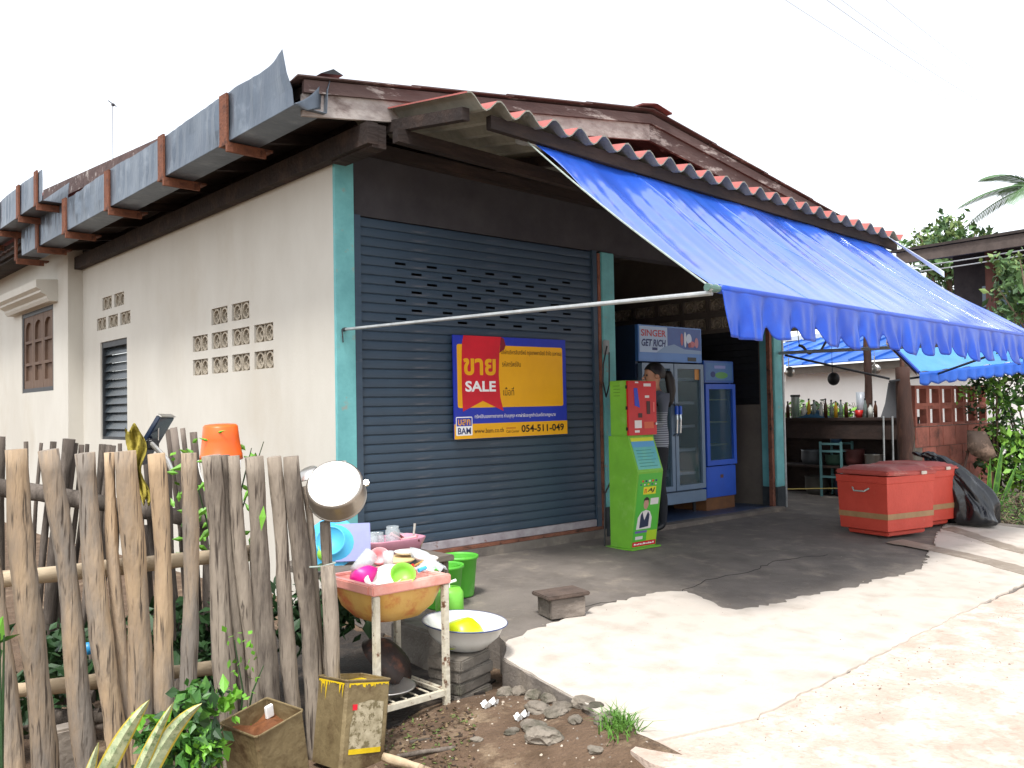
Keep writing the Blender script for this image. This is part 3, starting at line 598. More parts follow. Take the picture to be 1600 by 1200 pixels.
patch('screen', Mk, [(.075,.27),(.145,.25),(.115,.43),(.065,.43)], mat('blue_screen','#1a35b0',rough=.2), kd, .001)
patch('paper_label', Mk, rect(.07,.065,.165,.135), kwh, kd, .001); patch('small_label', Mk, rect(.07,.025,.135,.045), kwh, kd, .001)
patch('top_label', Mk, rect(.085,.475,.13,.488), kwh, kd, .001); patch('coin_plate', Mk, rect(.215,.34,.275,.362), kwh, kd, .001); patch('brand_label', Mk, rect(.20,.445,.30,.472), kwh, kd, .001)
patch('coin_slot', Mk, rect(.235,.19,.285,.31), kgr, kd, .001); patch('note_slot', Mk, rect(.12,.16,.175,.20), kgr, kd, .001); patch('side_label', Mk, rect(.325,.21,.345,.30), mat('kiosk_pale_red','#d66a66',rough=.5), kd, .001); patch('lower_label', Mk, rect(.20,.06,.33,.12), mat('kiosk_orange','#c65a38',rough=.5), kd, .001)
for dz in (.06,.25,.44): b = MB(); b.bbox((-.016,-.018,.94+dz-.015),(-.0125,.006,.94+dz+.015),.001, Matrix.Translation(KO)); b.build('hinge', M['black'], kd)
Ml = frame(kp(-.0155,.20,.94), -kv, (0,0,1))
for k in range(4): patch('notice_line', Ml, rect(.05,.36+k*.03,.13,.364+k*.03), mat('green_ink','#3f6b1f',rough=.6), K, .0005)
# slanted info panel and lower poster
s0, s1 = kp(0,0,.935), kp(0,-.11,.615); nrm = (s1-s0).cross(ku).normalized(); nrm = -nrm if nrm.y > 0 else nrm
Mp = frame(s1 + nrm*.002, ku, s0-s1); LP = (s0-s1).length
patch('info_panel', Mp, rect(.02,.02,.325,LP-.02), mat('info_teal','#79bfa0','#5aa7b5',4,.25), K, .0004)
patch('info_title', Mp, rect(.02,LP-.055,.325,LP-.02), mat('info_yellow','#c9d23a',rough=.3), K, .0008)
patch('info_band', Mp, rect(.02,LP-.11,.325,LP-.056), mat('info_blue','#5b9bc4',rough=.3), K, .0008)
for k in range(6): patch('info_line', Mp, rect(.05,.045+k*.03,.29-.03*(k%2),.052+k*.03), mat('info_ink','#2d7f74',rough=.4), K, .0008)
p0, p1 = kp(0,-.11,.615), kp(0,0,kz+.013); nrm = (p1-p0).cross(ku).normalized(); nrm = -nrm if nrm.y > 0 else nrm
Mq = frame(p1 + nrm*.002, ku, p0-p1); LQ = (p0-p1).length
patch('poster', Mq, rect(.02,.0,.335,LQ-.02), mat('poster_green','#4fae3f','#58b63c',2,.35), K, .0003)
patch('url_band', Mq, rect(.02,.01,.335,.055), M['signred'], K, .0007); [patch('web_address_print', Mq, rect(.04+k*.021,.025,.04+k*.021+(.016,.013,.018,.011)[k%4],.041-.003*(k%3)), M['whiteink'], K, .0012) for k in range(13)]
patch('poster_yellow', Mq, rect(.20,.057,.335,.15), mat('poster_lime','#a8c92c',rough=.4), K, .0006)
patch('logo_plate', Mq, rect(.10,.49,.27,.56), mat('logo_yellow','#d8d02c',rough=.4), K, .0006)
text('AJ', Mq @ Matrix.Translation((.155,.502,.0012)), .10, .045, M['black'], K, bold=.03, shear=.2); text('ก', Mq @ Matrix.Translation((.115,.502,.0012)), .03, .04, M['signred'], K, bold=.02)
for k in range(5): patch('poster_mark', Mq, rect(.07+k*.045,.605,.095+k*.045,.622), [M['signred'],M['navy'],kwh][k%3], K, .0006); patch('poster_mark', Mq, rect(.05+k*.05,.575,.07+k*.05,.588), [M['navy'],kwh,M['yellow']][k%3], K, .0006)
sk = mat('poster_skin','#b98c78',rough=.5); hr = mat('poster_hair','#2a2220',rough=.5)
patch('pictured_shirt', Mq, [(.05,.17),(.245,.17),(.25,.27),(.215,.33),(.16,.345),(.10,.33),(.06,.28)], kwh, K, .0006)
patch('pictured_waistcoat', Mq, [(.09,.18),(.21,.19),(.215,.30),(.19,.33),(.15,.25),(.115,.33),(.095,.30)], mat('poster_navy','#27304a',rough=.5), K, .0009)
patch('pictured_face', Mq, oval(.155,.40,.033,.048), sk, K, .0009); patch('pictured_hair', Mq, [(.12,.405),(.12,.45),(.155,.468),(.19,.45),(.19,.405),(.18,.435),(.13,.435)], hr, K, .0012)
patch('speech_label', Mq, rect(.21,.39,.32,.45), kwh, K, .0006); patch('caption', Mq, rect(.04,.135,.20,.155), mat('caption_violet','#6a5fa0',rough=.5), K, .0012); patch('caption_white', Mq, rect(.05,.075,.15,.105), kwh, K, .0006)
# power lead and socket on the pillar
so = MB(); so.bbox((2.975,-.075,1.72),(3.045,-.041,1.86),.006); so.build('wall_socket', mat('grey_plastic','#8d9494',rough=.5), H)
so = MB(); so.tube([(3.0,-.078,1.80),(2.93,-.09,1.62),(2.92,-.09,1.45),(2.96,-.09,1.30),(3.02,-.08,1.42),(3.03,-.078,1.74)], .008, 6); so.build('looped_flex', M['black'], H)
so = MB(); so.tube([kp(.2,.205,1.1),kp(.28,.28,.8),kp(.0,.30,.4),kp(-.04,.28,kz+.012)], .008, 6); so.build('power_lead', M['black'], K)
# ---------------------------------------------------------------- fridges
FB = mat('fridge_dark_blue','#2c3f5e','#26384f',3,.4); FG = mat('fridge_silver_blue','#7489a0','#697e94',3,.35); GL = glass('fridge_glass','#4a666e',.32,.04); FI = mat('fridge_inside','#5b7076','#52666c',3,.5)
F = thing('double_door_fridge', (4.45,.6,-.03), 'tall silver-blue double glass-door drinks fridge headed SINGER GET RICH', 'fridge')
fx0, fx1, fy, fz0, fz1 = 3.92, 5.055, .30, .10, 2.095
b = MB(); t=.04
b.box((fx0,fy+.05,fz0),(fx0+t,fy+.7,fz1)); b.box((fx1-t,fy+.05,fz0),(fx1,fy+.7,fz1)); b.box((fx0+t,fy+.65,fz0),(fx1-t,fy+.7,fz1)); b.box((fx0+t,fy+.05,fz1-t),(fx1-t,fy+.65,fz1)); b.box((fx0+t,fy+.05,fz0),(fx1-t,fy+.65,fz0+.14)); b.build('cabinet', FB, F)
b = MB(); b.box((fx0+.05,fy+.63,fz0+.15),(fx1-.05,fy+.645,fz1-.4)); b.build('inner_liner', FI, F)
b = MB(); b.bbox((fx0,fy,fz1-.40),(fx1,fy+.049,fz1),.006); hdr = b.build('header', mat('header_blue','#5184c8','#4679bd',3,.35), F)
b = MB(); b.bbox((fx0,fy-.02,fz0),(fx1,fy+.049,fz0+.13),.006); b.build('kick_panel', FG, F)
Mf = frame((fx0,fy-.001,fz1-.40), (1,0,0), (0,0,1)); FWd = fx1-fx0
patch('header_white', Mf, rect(.02,.10,.50,.385), mat('header_pale','#a3bbd8',rough=.4), hdr, .001); patch('header_deep_blue', Mf, rect(.50,.10,FWd-.02,.385), mat('header_royal','#1f3f8c','#2c539c',5,.4), hdr, .001)
patch('snow_slope', Mf, [(.30,.10),(FWd-.02,.10),(FWd-.02,.14),(.80,.15),(.62,.20),(.45,.17)], mat('header_snow','#7795bb',rough=.4), hdr, .002)
text('SINGER', Mf @ Matrix.Translation((.045,.275,.003)), .43, .075, mat('singer_red','#b3343f',rough=.5), hdr, bold=.02); text('GET RICH', Mf @ Matrix.Translation((.05,.165,.003)), .42, .08, M['navy'], hdr, bold=.035, shear=.2)
patch('header_badge', Mf, rect(.23,.125,.32,.155), M['navy'], hdr, .003)
for k, (x, y, rx, ry, c_) in enumerate(((.76,.26,.025,.07,'#b04a52'),(.82,.26,.022,.09,'#c9d3e2'),(.89,.27,.05,.06,'#c3d1e6'),(.95,.21,.05,.035,'#b9606a'),(1.03,.23,.035,.06,'#b07080'),(.90,.20,.03,.03,'#90333d'))): patch('pictured_drink', Mf, oval(x,y,rx,ry), mat('drink_print_%d'%k, c_, rough=.4), hdr, .003+.0005*k)
patch('thermostat', Mf, rect(.86,.015,1.02,.06), M['black'], hdr, .002)
dz0, dz1 = fz0+.15, fz1-.42
for sx in (0, 1):
    x0 = fx0+.02+sx*.556; x1 = x0+.54
    b = MB(); fr=.055
    for a_, c_ in (((x0,fy-.03,dz0),(x0+fr,fy+.03,dz1)),((x1-fr,fy-.03,dz0),(x1,fy+.03,dz1)),((x0+fr,fy-.03,dz0),(x1-fr,fy+.03,dz0+fr)),((x0+fr,fy-.03,dz1-fr),(x1-fr,fy+.03,dz1))): b.box(a_, c_)
    dr = b.build('door', FG, F)
    b = MB(); b.box((x0+fr,fy-.004,dz0+fr),(x1-fr,fy+.002,dz1-fr)); b.build('pane', GL, dr)
    hx = x1-.025 if sx == 0 else x0+.025
    b = MB(); b.tube([(hx,fy-.03,1.22),(hx,fy-.075,1.19),(hx,fy-.085,1.05),(hx,fy-.075,.90),(hx,fy-.03,.87)], .013, 8); b.build('handle', mat('chrome','#c9d0d6',rough=.2,metal=.9), dr)
    b = MB(); b.bbox((hx-.02,fy-.095,1.10),(hx+.02,fy-.065,1.20),.006); b.build('handle_grip', mat('grip_blue','#2a5fd0',rough=.4), dr)
patch('orange_sticker', frame((0,fy-.006,0),(1,0,0),(0,0,1)), rect(4.90,1.50,4.985,1.62), mat('sticker_orange','#c4893f',rough=.5), F, .0)
for k in range(5): b = MB(); b.box((fx0+.05,fy+.10,.42+k*.27),(fx1-.05,fy+.62,.435+k*.27)); b.build('shelf', FG, F); b = MB(); b.box((fx0+.05,fy+.085,.405+k*.27),(fx1-.05,fy+.099,.44+k*.27)); b.build('price_strip', mat('strip_blue','#9fb4cc',rough=.4), F)
for x in (fx0+.08, fx1-.08):
    for y in (fy+.1, fy+.6): b = MB(); b.tube([(x,y,-.03),(x,y,fz0)],.02,8); b.build('foot', M['black'], F)
F2 = thing('single_door_fridge', (5.33,.55,-.03), 'narrow bright blue single glass-door fridge on a low brown plinth', 'fridge')
SB = mat('fridge_bright_blue','#2457c4','#204fb4',3,.4); gx0, gx1, gy, gz0, gz1 = 5.075, 5.665, .29, .12, 1.725
b = MB(); b.bbox((gx0+.01,gy+.02,-.03),(gx1-.01,gy+.5,.118),.004); b.build('plinth', mat('brown_box','#7a5230','#65432a',6,.8), F2)
b = MB(); b.box((gx0,gy+.045,gz0),(gx0+.04,gy+.55,gz1)); b.box((gx1-.04,gy+.045,gz0),(gx1,gy+.55,gz1)); b.box((gx0+.04,gy+.51,gz0),(gx1-.04,gy+.55,gz1)); b.box((gx0+.04,gy+.045,gz1-.04),(gx1-.04,gy+.51,gz1)); b.box((gx0+.04,gy+.045,gz0),(gx1-.04,gy+.51,gz0+.04)); b.build('cabinet', SB, F2)
b = MB(); b.bbox((gx0,gy,gz1-.26),(gx1,gy+.044,gz1),.006); h2 = b.build('header', mat('header2_blue','#2c5aa6','#26529c',3,.35), F2)
M2 = frame((gx0,gy-.001,gz1-.26),(1,0,0),(0,0,1)); patch('header_print', M2, rect(.03,.03,.56,.235), mat('h2_print','#3462a4','#44739f',5,.4), h2, .001); patch('header_green', M2, oval(.34,.09,.13,.04), mat('h2_green','#4f8f4a',rough=.4), h2, .002); patch('header_dark', M2, oval(.17,.10,.05,.035), M['navy'], h2, .002); patch('header_title', M2, rect(.2,.17,.42,.205), mat('h2_violet','#7d86c0',rough=.4), h2, .002)
b = MB(); b.bbox((gx0,gy,gz0),(gx1,gy+.044,gz0+.36),.006); b.build('lower_panel', SB, F2); patch('panel_badge', frame((gx0,gy-.001,gz0),(1,0,0),(0,0,1)), rect(.27,.22,.33,.26), mat('badge_brown','#5a3a2a',rough=.5), F2, .001)
b = MB(); z0, z1 = gz0+.375, gz1-.275
for a_, c_ in (((gx0,gy-.02,z0),(gx0+.06,gy+.04,z1)),((gx1-.06,gy-.02,z0),(gx1,gy+.04,z1)),((gx0+.06,gy-.02,z0),(gx1-.06,gy+.04,z0+.06)),((gx0+.06,gy-.02,z1-.06),(gx1-.06,gy+.04,z1))): b.box(a_, c_)
dr = b.build('door', SB, F2); b = MB(); b.box((gx0+.06,gy+.006,z0+.06),(gx1-.06,gy+.012,z1-.06)); b.build('pane', GL, dr)
for k in range(3): b = MB(); b.box((gx0+.045,gy+.08,.72+k*.27),(gx1-.045,gy+.5,.735+k*.27)); b.build('shelf', FG, F2)
b = MB(); b.box((gx0+.045,gy+.49,.5),(gx1-.045,gy+.505,1.45)); b.build('inner_liner', FI, F2)
# plank leaning in the doorway corner
b = MB(); b.prism([(5.88,.55,-.03),(5.98,.55,-.03),(6.06,.62,1.25),(6.02,.62,1.3)], (0,.02,0)); tag(b.build('leaning_board', M['winwood']), 'brown board leaning in the doorway corner beside the blue fridge', 'board')
# ---------------------------------------------------------------- fence of split logs
LOG = mat('weathered_log', '#bda383', '#a88f72', 9, .9, .8, 30, stretch=(1,1,.22), c3='#857c72', c3scale=2.6, c3lo=.43, c3hi=.60, fleck='#4a3f35', fscale=80, flo=.57, fhi=.68, objrand=.2, bdist=.02)
LOGG = mat('grey_log', '#9b8f80', '#85796b', 9, .9, .9, 26, stretch=(1,1,.2), c3='#5a5149', c3scale=4, c3lo=.50, c3hi=.64, fleck='#443a32', fscale=75, flo=.56, fhi=.68, objrand=.2, bdist=.02)
LOGD = mat('old_dark_stick', '#5a5048', '#40382f', 9, .9, .8, 26, stretch=(1,1,.2), c3='#7b7066', c3scale=5, objrand=.3, bdist=.02)
LOGP = mat('peeled_rail', '#c8b598', '#b29d80', 8, .85, .7, 30, stretch=(.3,1,1), c3='#6a5a48', c3scale=6, c3lo=.55, c3hi=.66, bdist=.01)
FEN = thing('log_fence', at(250,1200,3.85)+Vector((0,0,0)), 'rustic fence of upright split logs in front of the cream side wall', 'fence')
FEN.location.z = -.36
def fd(px): return 3.5 + (px-20)*.6/450
def log(mb, a, b, ra, rb, n=9, seg=12, wob=.012, jit=.10, flat=.8):
    a, b = Vector(a), Vector(b); ph = random.uniform(0, 6); pts = []; rr = []
    for i in range(seg+1):
        t = i/seg; pts.append(a.lerp(b, t) + Vector((wob*math.sin(t*5+ph), wob*.6*math.cos(t*4+ph), 0))*min(1, 4*t*(1-t)+.2))
        rr.append((ra+(rb-ra)*t)*(1+.07*math.sin(t*11+ph)+.035*math.sin(t*23+2*ph)+random.uniform(-.03,.03)))
    mb.smooth = True; mb.tube(pts, rr, n, True, jit, flat); mb.sm[-1] = mb.sm[-2] = False; return mb
PK = [(-45,700,30,30,0,0),(26,702,74,31,0,0),(75,703,150,27,0,0),(132,708,190,27,0,0),(171,707,203,16,0,.03),(196,705,229,30,0,0),(244,709,268,24,0,0),(295,708,294,21,0,0),
      (329,712,368,26,1,0),(350,711,386,17,1,.03),(366,712,404,18,1,0),(396,714,433,26,1,0),(427,714,470,20,1,0),(455,713,500,25,1,0),(477,760,520,10,1,.02)]
for i, (pt, py, pb_, wpx, gry, dd) in enumerate(PK):
    d = fd(pt)+dd; a = at(pb_, 1150, fd(pb_)+dd); a.z = -.45; b_ = at(pt, py, d); r = wpx*.5*d/FPX*1.15
    log(MB(), a, b_, r*1.2, r*.95, 12, 18, .014, .05).build('picket', LOGG if gry else LOG, FEN)
def rail(p, q, r, name='rail', m=LOGP, parent=FEN): return log(MB(), p, q, r, r*.95, 9, 14, .012, .06, 1.0).build(name, m, parent)
rail(at(-60,912,fd(0)+.115), at(408,862,fd(408)+.115), .036)
rail(at(-40,1085,fd(0)+.13), at(350,1042,fd(350)+.13), .032)
# end post that carries the pot, with a sawn stub beside it
PB = at(522, 1100, 4.17); PB.z = -.42; PT = at(508, 815, 4.15)
b = MB(); log(b, PB, PT, .030, .026, 8, 10, .006); tag(b.build('end_post', LOGG), 'thin grey log post holding up the steel pot at the fence end', 'post')
b = MB(); q = at(527,1100,4.08); q.z=-.42; log(b, q, at(512,884,4.06), .036, .034, 8, 8, .005); tag(b.build('stub_post', LOGG), 'short thick log post tied beside the sink basin', 'post')
b = MB(); c_ = at(505,884,4.12); b.tube([c_+Vector((-.07,.02,.0)), c_+Vector((-.03,-.045,.006)), c_+Vector((.035,-.05,.015)), c_+Vector((.05,.0,.01))], .004, 6); tag(b.build('tie_string', M['rope']), 'pale string tying the log posts at the fence end', 'string')
# older stick fence behind
FB2 = thing('stick_fence', at(120,1000,5.2), 'older fence of thin dark sticks behind the log fence', 'fence'); FB2.location.z = -.36
for (pt, py, pb_, wpx) in ((2,682,-6,16),(40,690,46,7),(65,692,40,6),(83,690,52,10),(108,686,62,18),(118,692,74,12),(127,695,92,8),(136,694,100,7),(160,694,124,11),(170,695,136,9),(178,696,144,10),(187,693,176,7),(212,712,236,9),(228,716,262,9),(256,735,290,12),(262,671,306,8),(271,668,316,11),(285,669,326,8),(303,675,338,13),(316,760,330,10),(230,820,236,9),(140,790,120,9)):
    d = 5.05+random.uniform(-.08,.2); a = at(pb_,1000,d); a.z = -.42; log(MB(), a, at(pt,py,d), wpx*.5*d/FPX*1.15, wpx*.5*d/FPX*.95, 7, 8, .012).build('stick', LOGD, FB2)
log(MB(), at(-30,756,4.98), at(330,815,4.98), .05, .045, 9, 12, .015).build('rail', LOGD, FB2)
# scattered firewood on the ground between the two fences
for k, (px, py, ln, an, dz) in enumerate(((60,960,.7,10,0),(70,985,.6,-8,.03),(60,930,.55,4,.10),(45,1010,.7,15,0),(120,1060,.6,-12,0),(230,960,.5,70,0))):
    c_ = at(px, py, 4.4); c_.z = -.30+dz*1.2; dv = (RT*math.cos(R(an))+Vector((0,0,1))*math.sin(R(an))*.4).normalized()*ln*.5
    tag(log(MB(), c_-dv, c_+dv, .04, .032, 7, 8, .015).build('firewood_log', LOGD), ('dark firewood log near the bottom left behind the second fence log','dark firewood log under the rail at far left','topmost dark firewood log of the heap at far left','lowest dark firewood log of the heap at far left','dark firewood log beside the pale block','short upright firewood stick behind the middle fence logs')[k], 'log', 'firewood behind the fence')
# pale block lying low behind the fence
c_ = at(98,1135,3.95); c_.z=-.30; b = MB(); b.bbox((-.05,-.05,-.07),(.05,.05,.13),.01, Matrix.Translation(c_)); tag(b.build('pale_block', mat('pale_block','#b5aa9d','#9d9184',6,.9,.4)), 'pale cement block standing low behind the fence logs', 'block')
# ---------------------------------------------------------------- things hung on the fence
b = MB(); b.smooth = True
bo = at(346,712,4.22)+Vector((0,.0,-.018)); Mb = Matrix.Translation(bo) @ Matrix.Rotation(R(4),4,RT) 
prof = [(.0,.165),(.072,.165),(.079,.158),(.0845,.10),(.094,.03),(.0965,.028),(.0985,.0),(.093,.0),(.090,.02),(.080,.10),(.073,.155),(.0,.158)]
b.lathe(prof, Mb, 32); BK = thing('orange_bucket', bo, 'orange plastic bucket hung upside down on the fence', 'bucket'); b.build('shell', mat('orange_plastic','#e8641c','#df5a14',4,.35,.05), BK)
b = MB(); b.tube([bo+RT*.098*math.cos(t)+Vector((0,0,-.16*math.sin(t)))+FW*(-.03) for t in np.linspace(0,math.pi,16)], .004, 6); b.build('handle', M['white'], BK)
# steel pot upside down on the end post, bottom turned to the viewer and up
STEEL = mat('brushed_steel','#d5d3cd','#c4c1ba',3,.28,.05,60,metal=.85); STEEL_GLARE = mat('glare_steel','#e6e3dc','#dbd6cc',5,.42,.1,60,metal=.35)  # second steel is paler, painting sky glare into the pot bottom
pc = at(525,766,4.12); axis = (-FW*.80+Vector((0,0,.60))+RT*.03).normalized(); Mp_ = Matrix.Translation(pc - axis*.055) @ axis.to_track_quat('Z','Y').to_matrix().to_4x4()
b = MB(); b.smooth = True; b.lathe([(.119,.1165),(.126,.112),(.131,.10),(.132,.0),(.136,-.004),(.137,.004),(.1325,.006)], Mp_, 40)
b.lathe([(.128,0),(.127,.10),(.115,.113),(0,.113)], Mp_, 40)
PO = thing('steel_pot', PT, 'round steel cooking pot upturned on the fence post, its bottom facing out', 'pot'); b.build('pot_body', mat('pot_side_steel','#b3aca2','#a39b90',4,.33,.06,60,metal=.8), PO)
b = MB(); b.smooth = True; b.lathe([(0,.1185),(.112,.1185),(.1195,.1163)], Mp_, 40); b.build('pot_bottom', STEEL_GLARE, PO)
b = MB(); b.bbox((-.013,.130,.02),(.013,.155,.045),.005,Mp_ @ Matrix.Rotation(R(-70),4,'Z')); b.build('handle_stud', STEEL, PO)
b = MB(); b.tube([Mp_ @ Vector((-.03,.13,.03)), Mp_ @ Vector((-.03,.165,.04)), Mp_ @ Vector((.03,.165,.04)), Mp_ @ Vector((.03,.13,.03))], .006, 6); b.build('loop_handle', STEEL, PO)
c_ = at(484,742,4.35); b = MB(); b.smooth = True; ax2 = (-FW*.3+Vector((0,0,.9))-RT*.3).normalized(); b.lathe([(0,.03),(.04,.03),(.062,.0),(.064,-.002),(.04,.024),(0,.025)], Matrix.Translation(c_) @ ax2.to_track_quat('Z','Y').to_matrix().to_4x4(), 24); tag(b.build('steel_bowl', STEEL), 'shallow steel bowl tucked behind the upturned pot', 'bowl')
# black panel on a silver arm, yellow cloth
pa, pb2 = at(245,655,4.75), at(205,722,4.75)
PNL = thing('black_panel', at(225,690,4.75), 'black flat panel on a silver arm propped behind the fence', 'panel')
yv = (pa-pb2); Mn = frame(pb2, yv, FW*1.0+RT*.10); b = MB(); b.bbox((-.02,0,-.014),(yv.length+.02,.17,.014),.006,Mn); b.build('panel', mat('panel_black','#1d2a3d','#22304a',5,.22,spec=.7), PNL)
b = MB(); b.bbox((yv.length+.0205,.0,-.016),(yv.length+.026,.17,.016),.002,Mn); b.build('end_trim', STEEL, PNL)
b = MB(); b.tube([at(232,688,4.76), at(262,720,4.70), at(268,735,4.70)], .014, 8); b.build('arm', STEEL, PNL)
b = MB(); b.bbox((-.035,-.03,-.03),(.035,.03,.03),.01,Matrix.Translation(at(236,694,4.77))); b.build('mount', M['black'], PNL)
b = MB(); b.tube([at(248,652,4.8), at(247,690,4.8), at(240,700,4.79)], .004, 6); b.build('stay_wire', STEEL, PNL)
b = MB(); b.tube([at(262,722,4.72), at(270,1000,4.75)], .02, 7); b.build('stake', LOGD, PNL)
YC = mat('yellow_cloth','#857934','#9c8e40',5,1.0,.5,60,c3='#655c2a',c3scale=4,spec=.1); b = MB(); b.smooth = True
def cloth(u, v):
    px = 206+22*v + (u-.5)*(15+9*math.sin(4*v+.6)) + 3*math.sin(9*v) + (8*math.sin(9*v))*(u-.5); py = 668 + 116*v + 7*math.sin(u*7+2*v)
    return at(px, py, 4.62+.03*math.sin(u*15+v*6)+.03*math.sin(v*11)+.015*math.sin(u*31+v*17))
b.grid(cloth, 14, 20); tag(b.build('yellow_cloth', YC, solid=.004), 'crumpled yellow cloth hung behind the fence beside the black panel', 'cloth')
b = MB(); b.smooth = True; b.lathe([(0,.03),(.02,.027),(.03,.007),(.027,-.02),(0,-.027)], Matrix.Translation(at(138,1014,4.1)) , 12); tag(b.build('blue_ball', mat('blue_plastic','#2f8fc4','#2a84b8',5,.4)), 'small blue plastic ball seen between the fence logs', 'ball')
# ---------------------------------------------------------------- plants by the fence
LEAF = mat('leaf_green','#3f6e2a','#2f5a20',9,.5,0,c3='#5d8a36',c3scale=14,objrand=.0); LEAFL = mat('leaf_bright','#6fa634','#5c9629',9,.5); LEAFD = mat('leaf_dark','#2a4b22','#1f3b1a',9,.55)
VAR = mat('variegated_leaf','#c9cfa4','#9aa984',26,.5,0,c3='#6f8a5c',c3scale=40,c3lo=.5,c3hi=.62); VARE = mat('leaf_margin','#c9b548','#b8a33a',9,.5)
def bush(name, label, blobs, mats, cat='plant', group=None, size=.05):
    root = thing(name, (blobs[0][0][0], blobs[0][0][1], -.36), label, cat, group)
    b = MB()
    for (c__, rad, n, sz) in blobs:
        b.cur = 0; b.cur = int(rng.integers(len(mats)))
        for k in range(len(mats)): b.cur = k; leafcloud(b, c__, rad, n//len(mats), sz)
    b.build('foliage', mats, root); s_ = MB(); base = Vector((blobs[0][0][0], blobs[0][0][1], -.38))
    for (c__, rad, n, sz) in blobs:
        for k in range(3): s_.tube([base, (base+Vector(c__))/2+Vector(rng.normal(0,.02,3)), Vector(c__)+Vector((rng.normal(0,.3)*rad[0],rng.normal(0,.3)*rad[1],rad[2]*.4))], [.008,.006,.003], 5)
    s_.build('stem', LEAFD, root, kind='stuff'); return root
c_ = at(295,1125,3.45); c2_ = at(255,1170,3.35); c3_ = at(335,1175,3.4)
bush('leafy_shrub', 'low green leafy shrub at the foot of the fence by the rusty tin', [(c_,(.16,.12,.13),300,.032),(c2_,(.13,.12,.10),220,.032),(c3_,(.10,.10,.10),170,.03)], [LEAF,LEAFL,LEAFD])
c_ = at(8,1030,3.1); bush('broad_leaf_plant', 'green broad-leaved plant poking in at the left edge', [(at(2,1000,3.1),(.03,.04,.05),8,.06),(at(-25,1080,3.1),(.05,.06,.12),16,.05)], [LEAFL,LEAF])
def strap(mb, p, q, up, w, n=14, twist=.4):      # snake-plant leaf with yellow margin
    p, q = Vector(p), Vector(q); L_ = []
    for i in range(n+1):
        t = i/n; c__ = p.lerp(q, t) + Vector((0,0,1))*up*math.sin(math.pi*t*.85); ww = w*(math.sin(math.pi*min(1,(.14+t*.86))**.9)**.7 if t < 1 else 0)*1.0
        s_ = (q-p).cross(FW+Vector((0,0,twist*t))).normalized(); L_.append((c__, s_*ww))
    for i in range(n):
        (a, s0_), (b__, s1_) = L_[i], L_[i+1]; nr = FW*-.012
        for (f0, f1, mi) in ((-1,-.78,1),(-.78,0,0),(0,.78,0),(.78,1,1)):
            mb.cur = mi
            mb.quad(a+s0_*f0-nr*abs(f0), a+s0_*f1-nr*abs(f1), b__+s1_*f1-nr*abs(f1), b__+s1_*f0-nr*abs(f0))
SN = thing('snake_plant', at(180,1290,2.9)*1.0, 'snake plant with cream striped yellow-edged leaves at the bottom left', 'plant'); SN.location.z = -.36
for (p, q, up, w_) in (((122,1300),(232,1106),.05,.030),((176,1310),(270,1106),.035,.022),((190,1300),(314,1120),.085,.030),((112,1310),(152,1165),.015,.020)):
    b = MB(); pp = at(p[0],p[1],2.86); strap(b, pp, at(q[0],q[1],2.78), up, w_); b.build('leaf', [VAR,VARE], SN)
b = MB(); 
for (px, py, d, dx, dy, s_) in ((300,725,4.05,-36,10,.03),(305,722,4.1,30,-4,.02),(330,745,4.2,-22,22,.025),(412,790,4.0,-4,40,.028),(330,790,4.25,-30,20,.03),(335,820,4.3,-28,30,.03),(325,860,4.2,-20,-10,.025),(385,730,4.2,10,30,.02),(393,760,4.2,-14,24,.02),(382,785,4.25,14,20,.02),(330,690,4.15,-20,-6,.012),(335,678,4.15,18,-6,.012)):
    a, c__ = at(px,py,d), at(px+dx,py+dy,d-.03); s2 = (c__-a).cross(FW).normalized()*s_*.55; m_ = a.lerp(c__,.45)
    b.add([a, m_+s2, c__, m_-s2, m_-FW*.008], [(0,1,4),(1,2,4),(2,3,4),(3,0,4)])
for k in range(70):
    p = at(rng.uniform(270,400), rng.uniform(690,880), rng.uniform(4.2,4.5)); dv = Vector(rng.normal(size=3)).normalized()*rng.uniform(.04,.08); s2 = dv.cross(FW).normalized()*.012; m_ = p+dv*.45
    b.add([p, m_+s2, p+dv, m_-s2, m_-FW*.005], [(0,1,4),(1,2,4),(2,3,4),(3,0,4)])
VN = thing('climbing_plant', at(340,1000,4.3), 'thin green plant climbing behind the fence under the orange bucket', 'plant'); VN.location.z = -.36; b.build('leaves', LEAFL, VN)
b = MB(); base = at(345,1150,4.3); base.z = -.38
for (px, py) in ((300,725),(335,700),(385,730),(393,700),(412,690),(330,790)): b.tube([base, at(345,900,4.3), at((345+px)/2,(900+py)/2,4.25), at(px,py,4.2)], [.006,.005,.004,.002], 5)
b.build('stem', LEAFD, VN)
b = MB()
for k in range(46):
    t = rng.random(); p = at(372+34*math.sin(k*1.7)*.6+10*t, 985+150*rng.random(), 3.78); dv = Vector(rng.normal(size=3)).normalized()*rng.uniform(.02,.045); s2 = dv.cross(Vector(rng.normal(size=3))).normalized()*.012; m_ = p+dv*.45
    b.add([p, m_+s2, p+dv, m_-s2, m_], [(0,1,4),(1,2,4),(2,3,4),(3,0,4)])
VN2 = thing('creeper', at(372,1180,3.8), 'small creeper with sparse leaves growing up the right-hand fence logs', 'plant'); VN2.location.z = -.36; b.build('leaves', [LEAFL], VN2)
b = MB(); q = at(365,1180,3.8); q.z = -.38; b.tube([q, at(380,1080,3.8), at(366,1000,3.8)], [.005,.004,.002], 5); b.tube([q, at(395,1080,3.82), at(412,1040,3.85)], [.005,.004,.002], 5); b.build('stem', LEAFD, VN2)
b = MB(); c_ = Vector((-1.8,-.9,-.2))
for k in range(5): leafcloud(b, (-2.5+k*.35, -1.35+.25*math.sin(k), -.02), (.28,.3,.38), 330, .05)
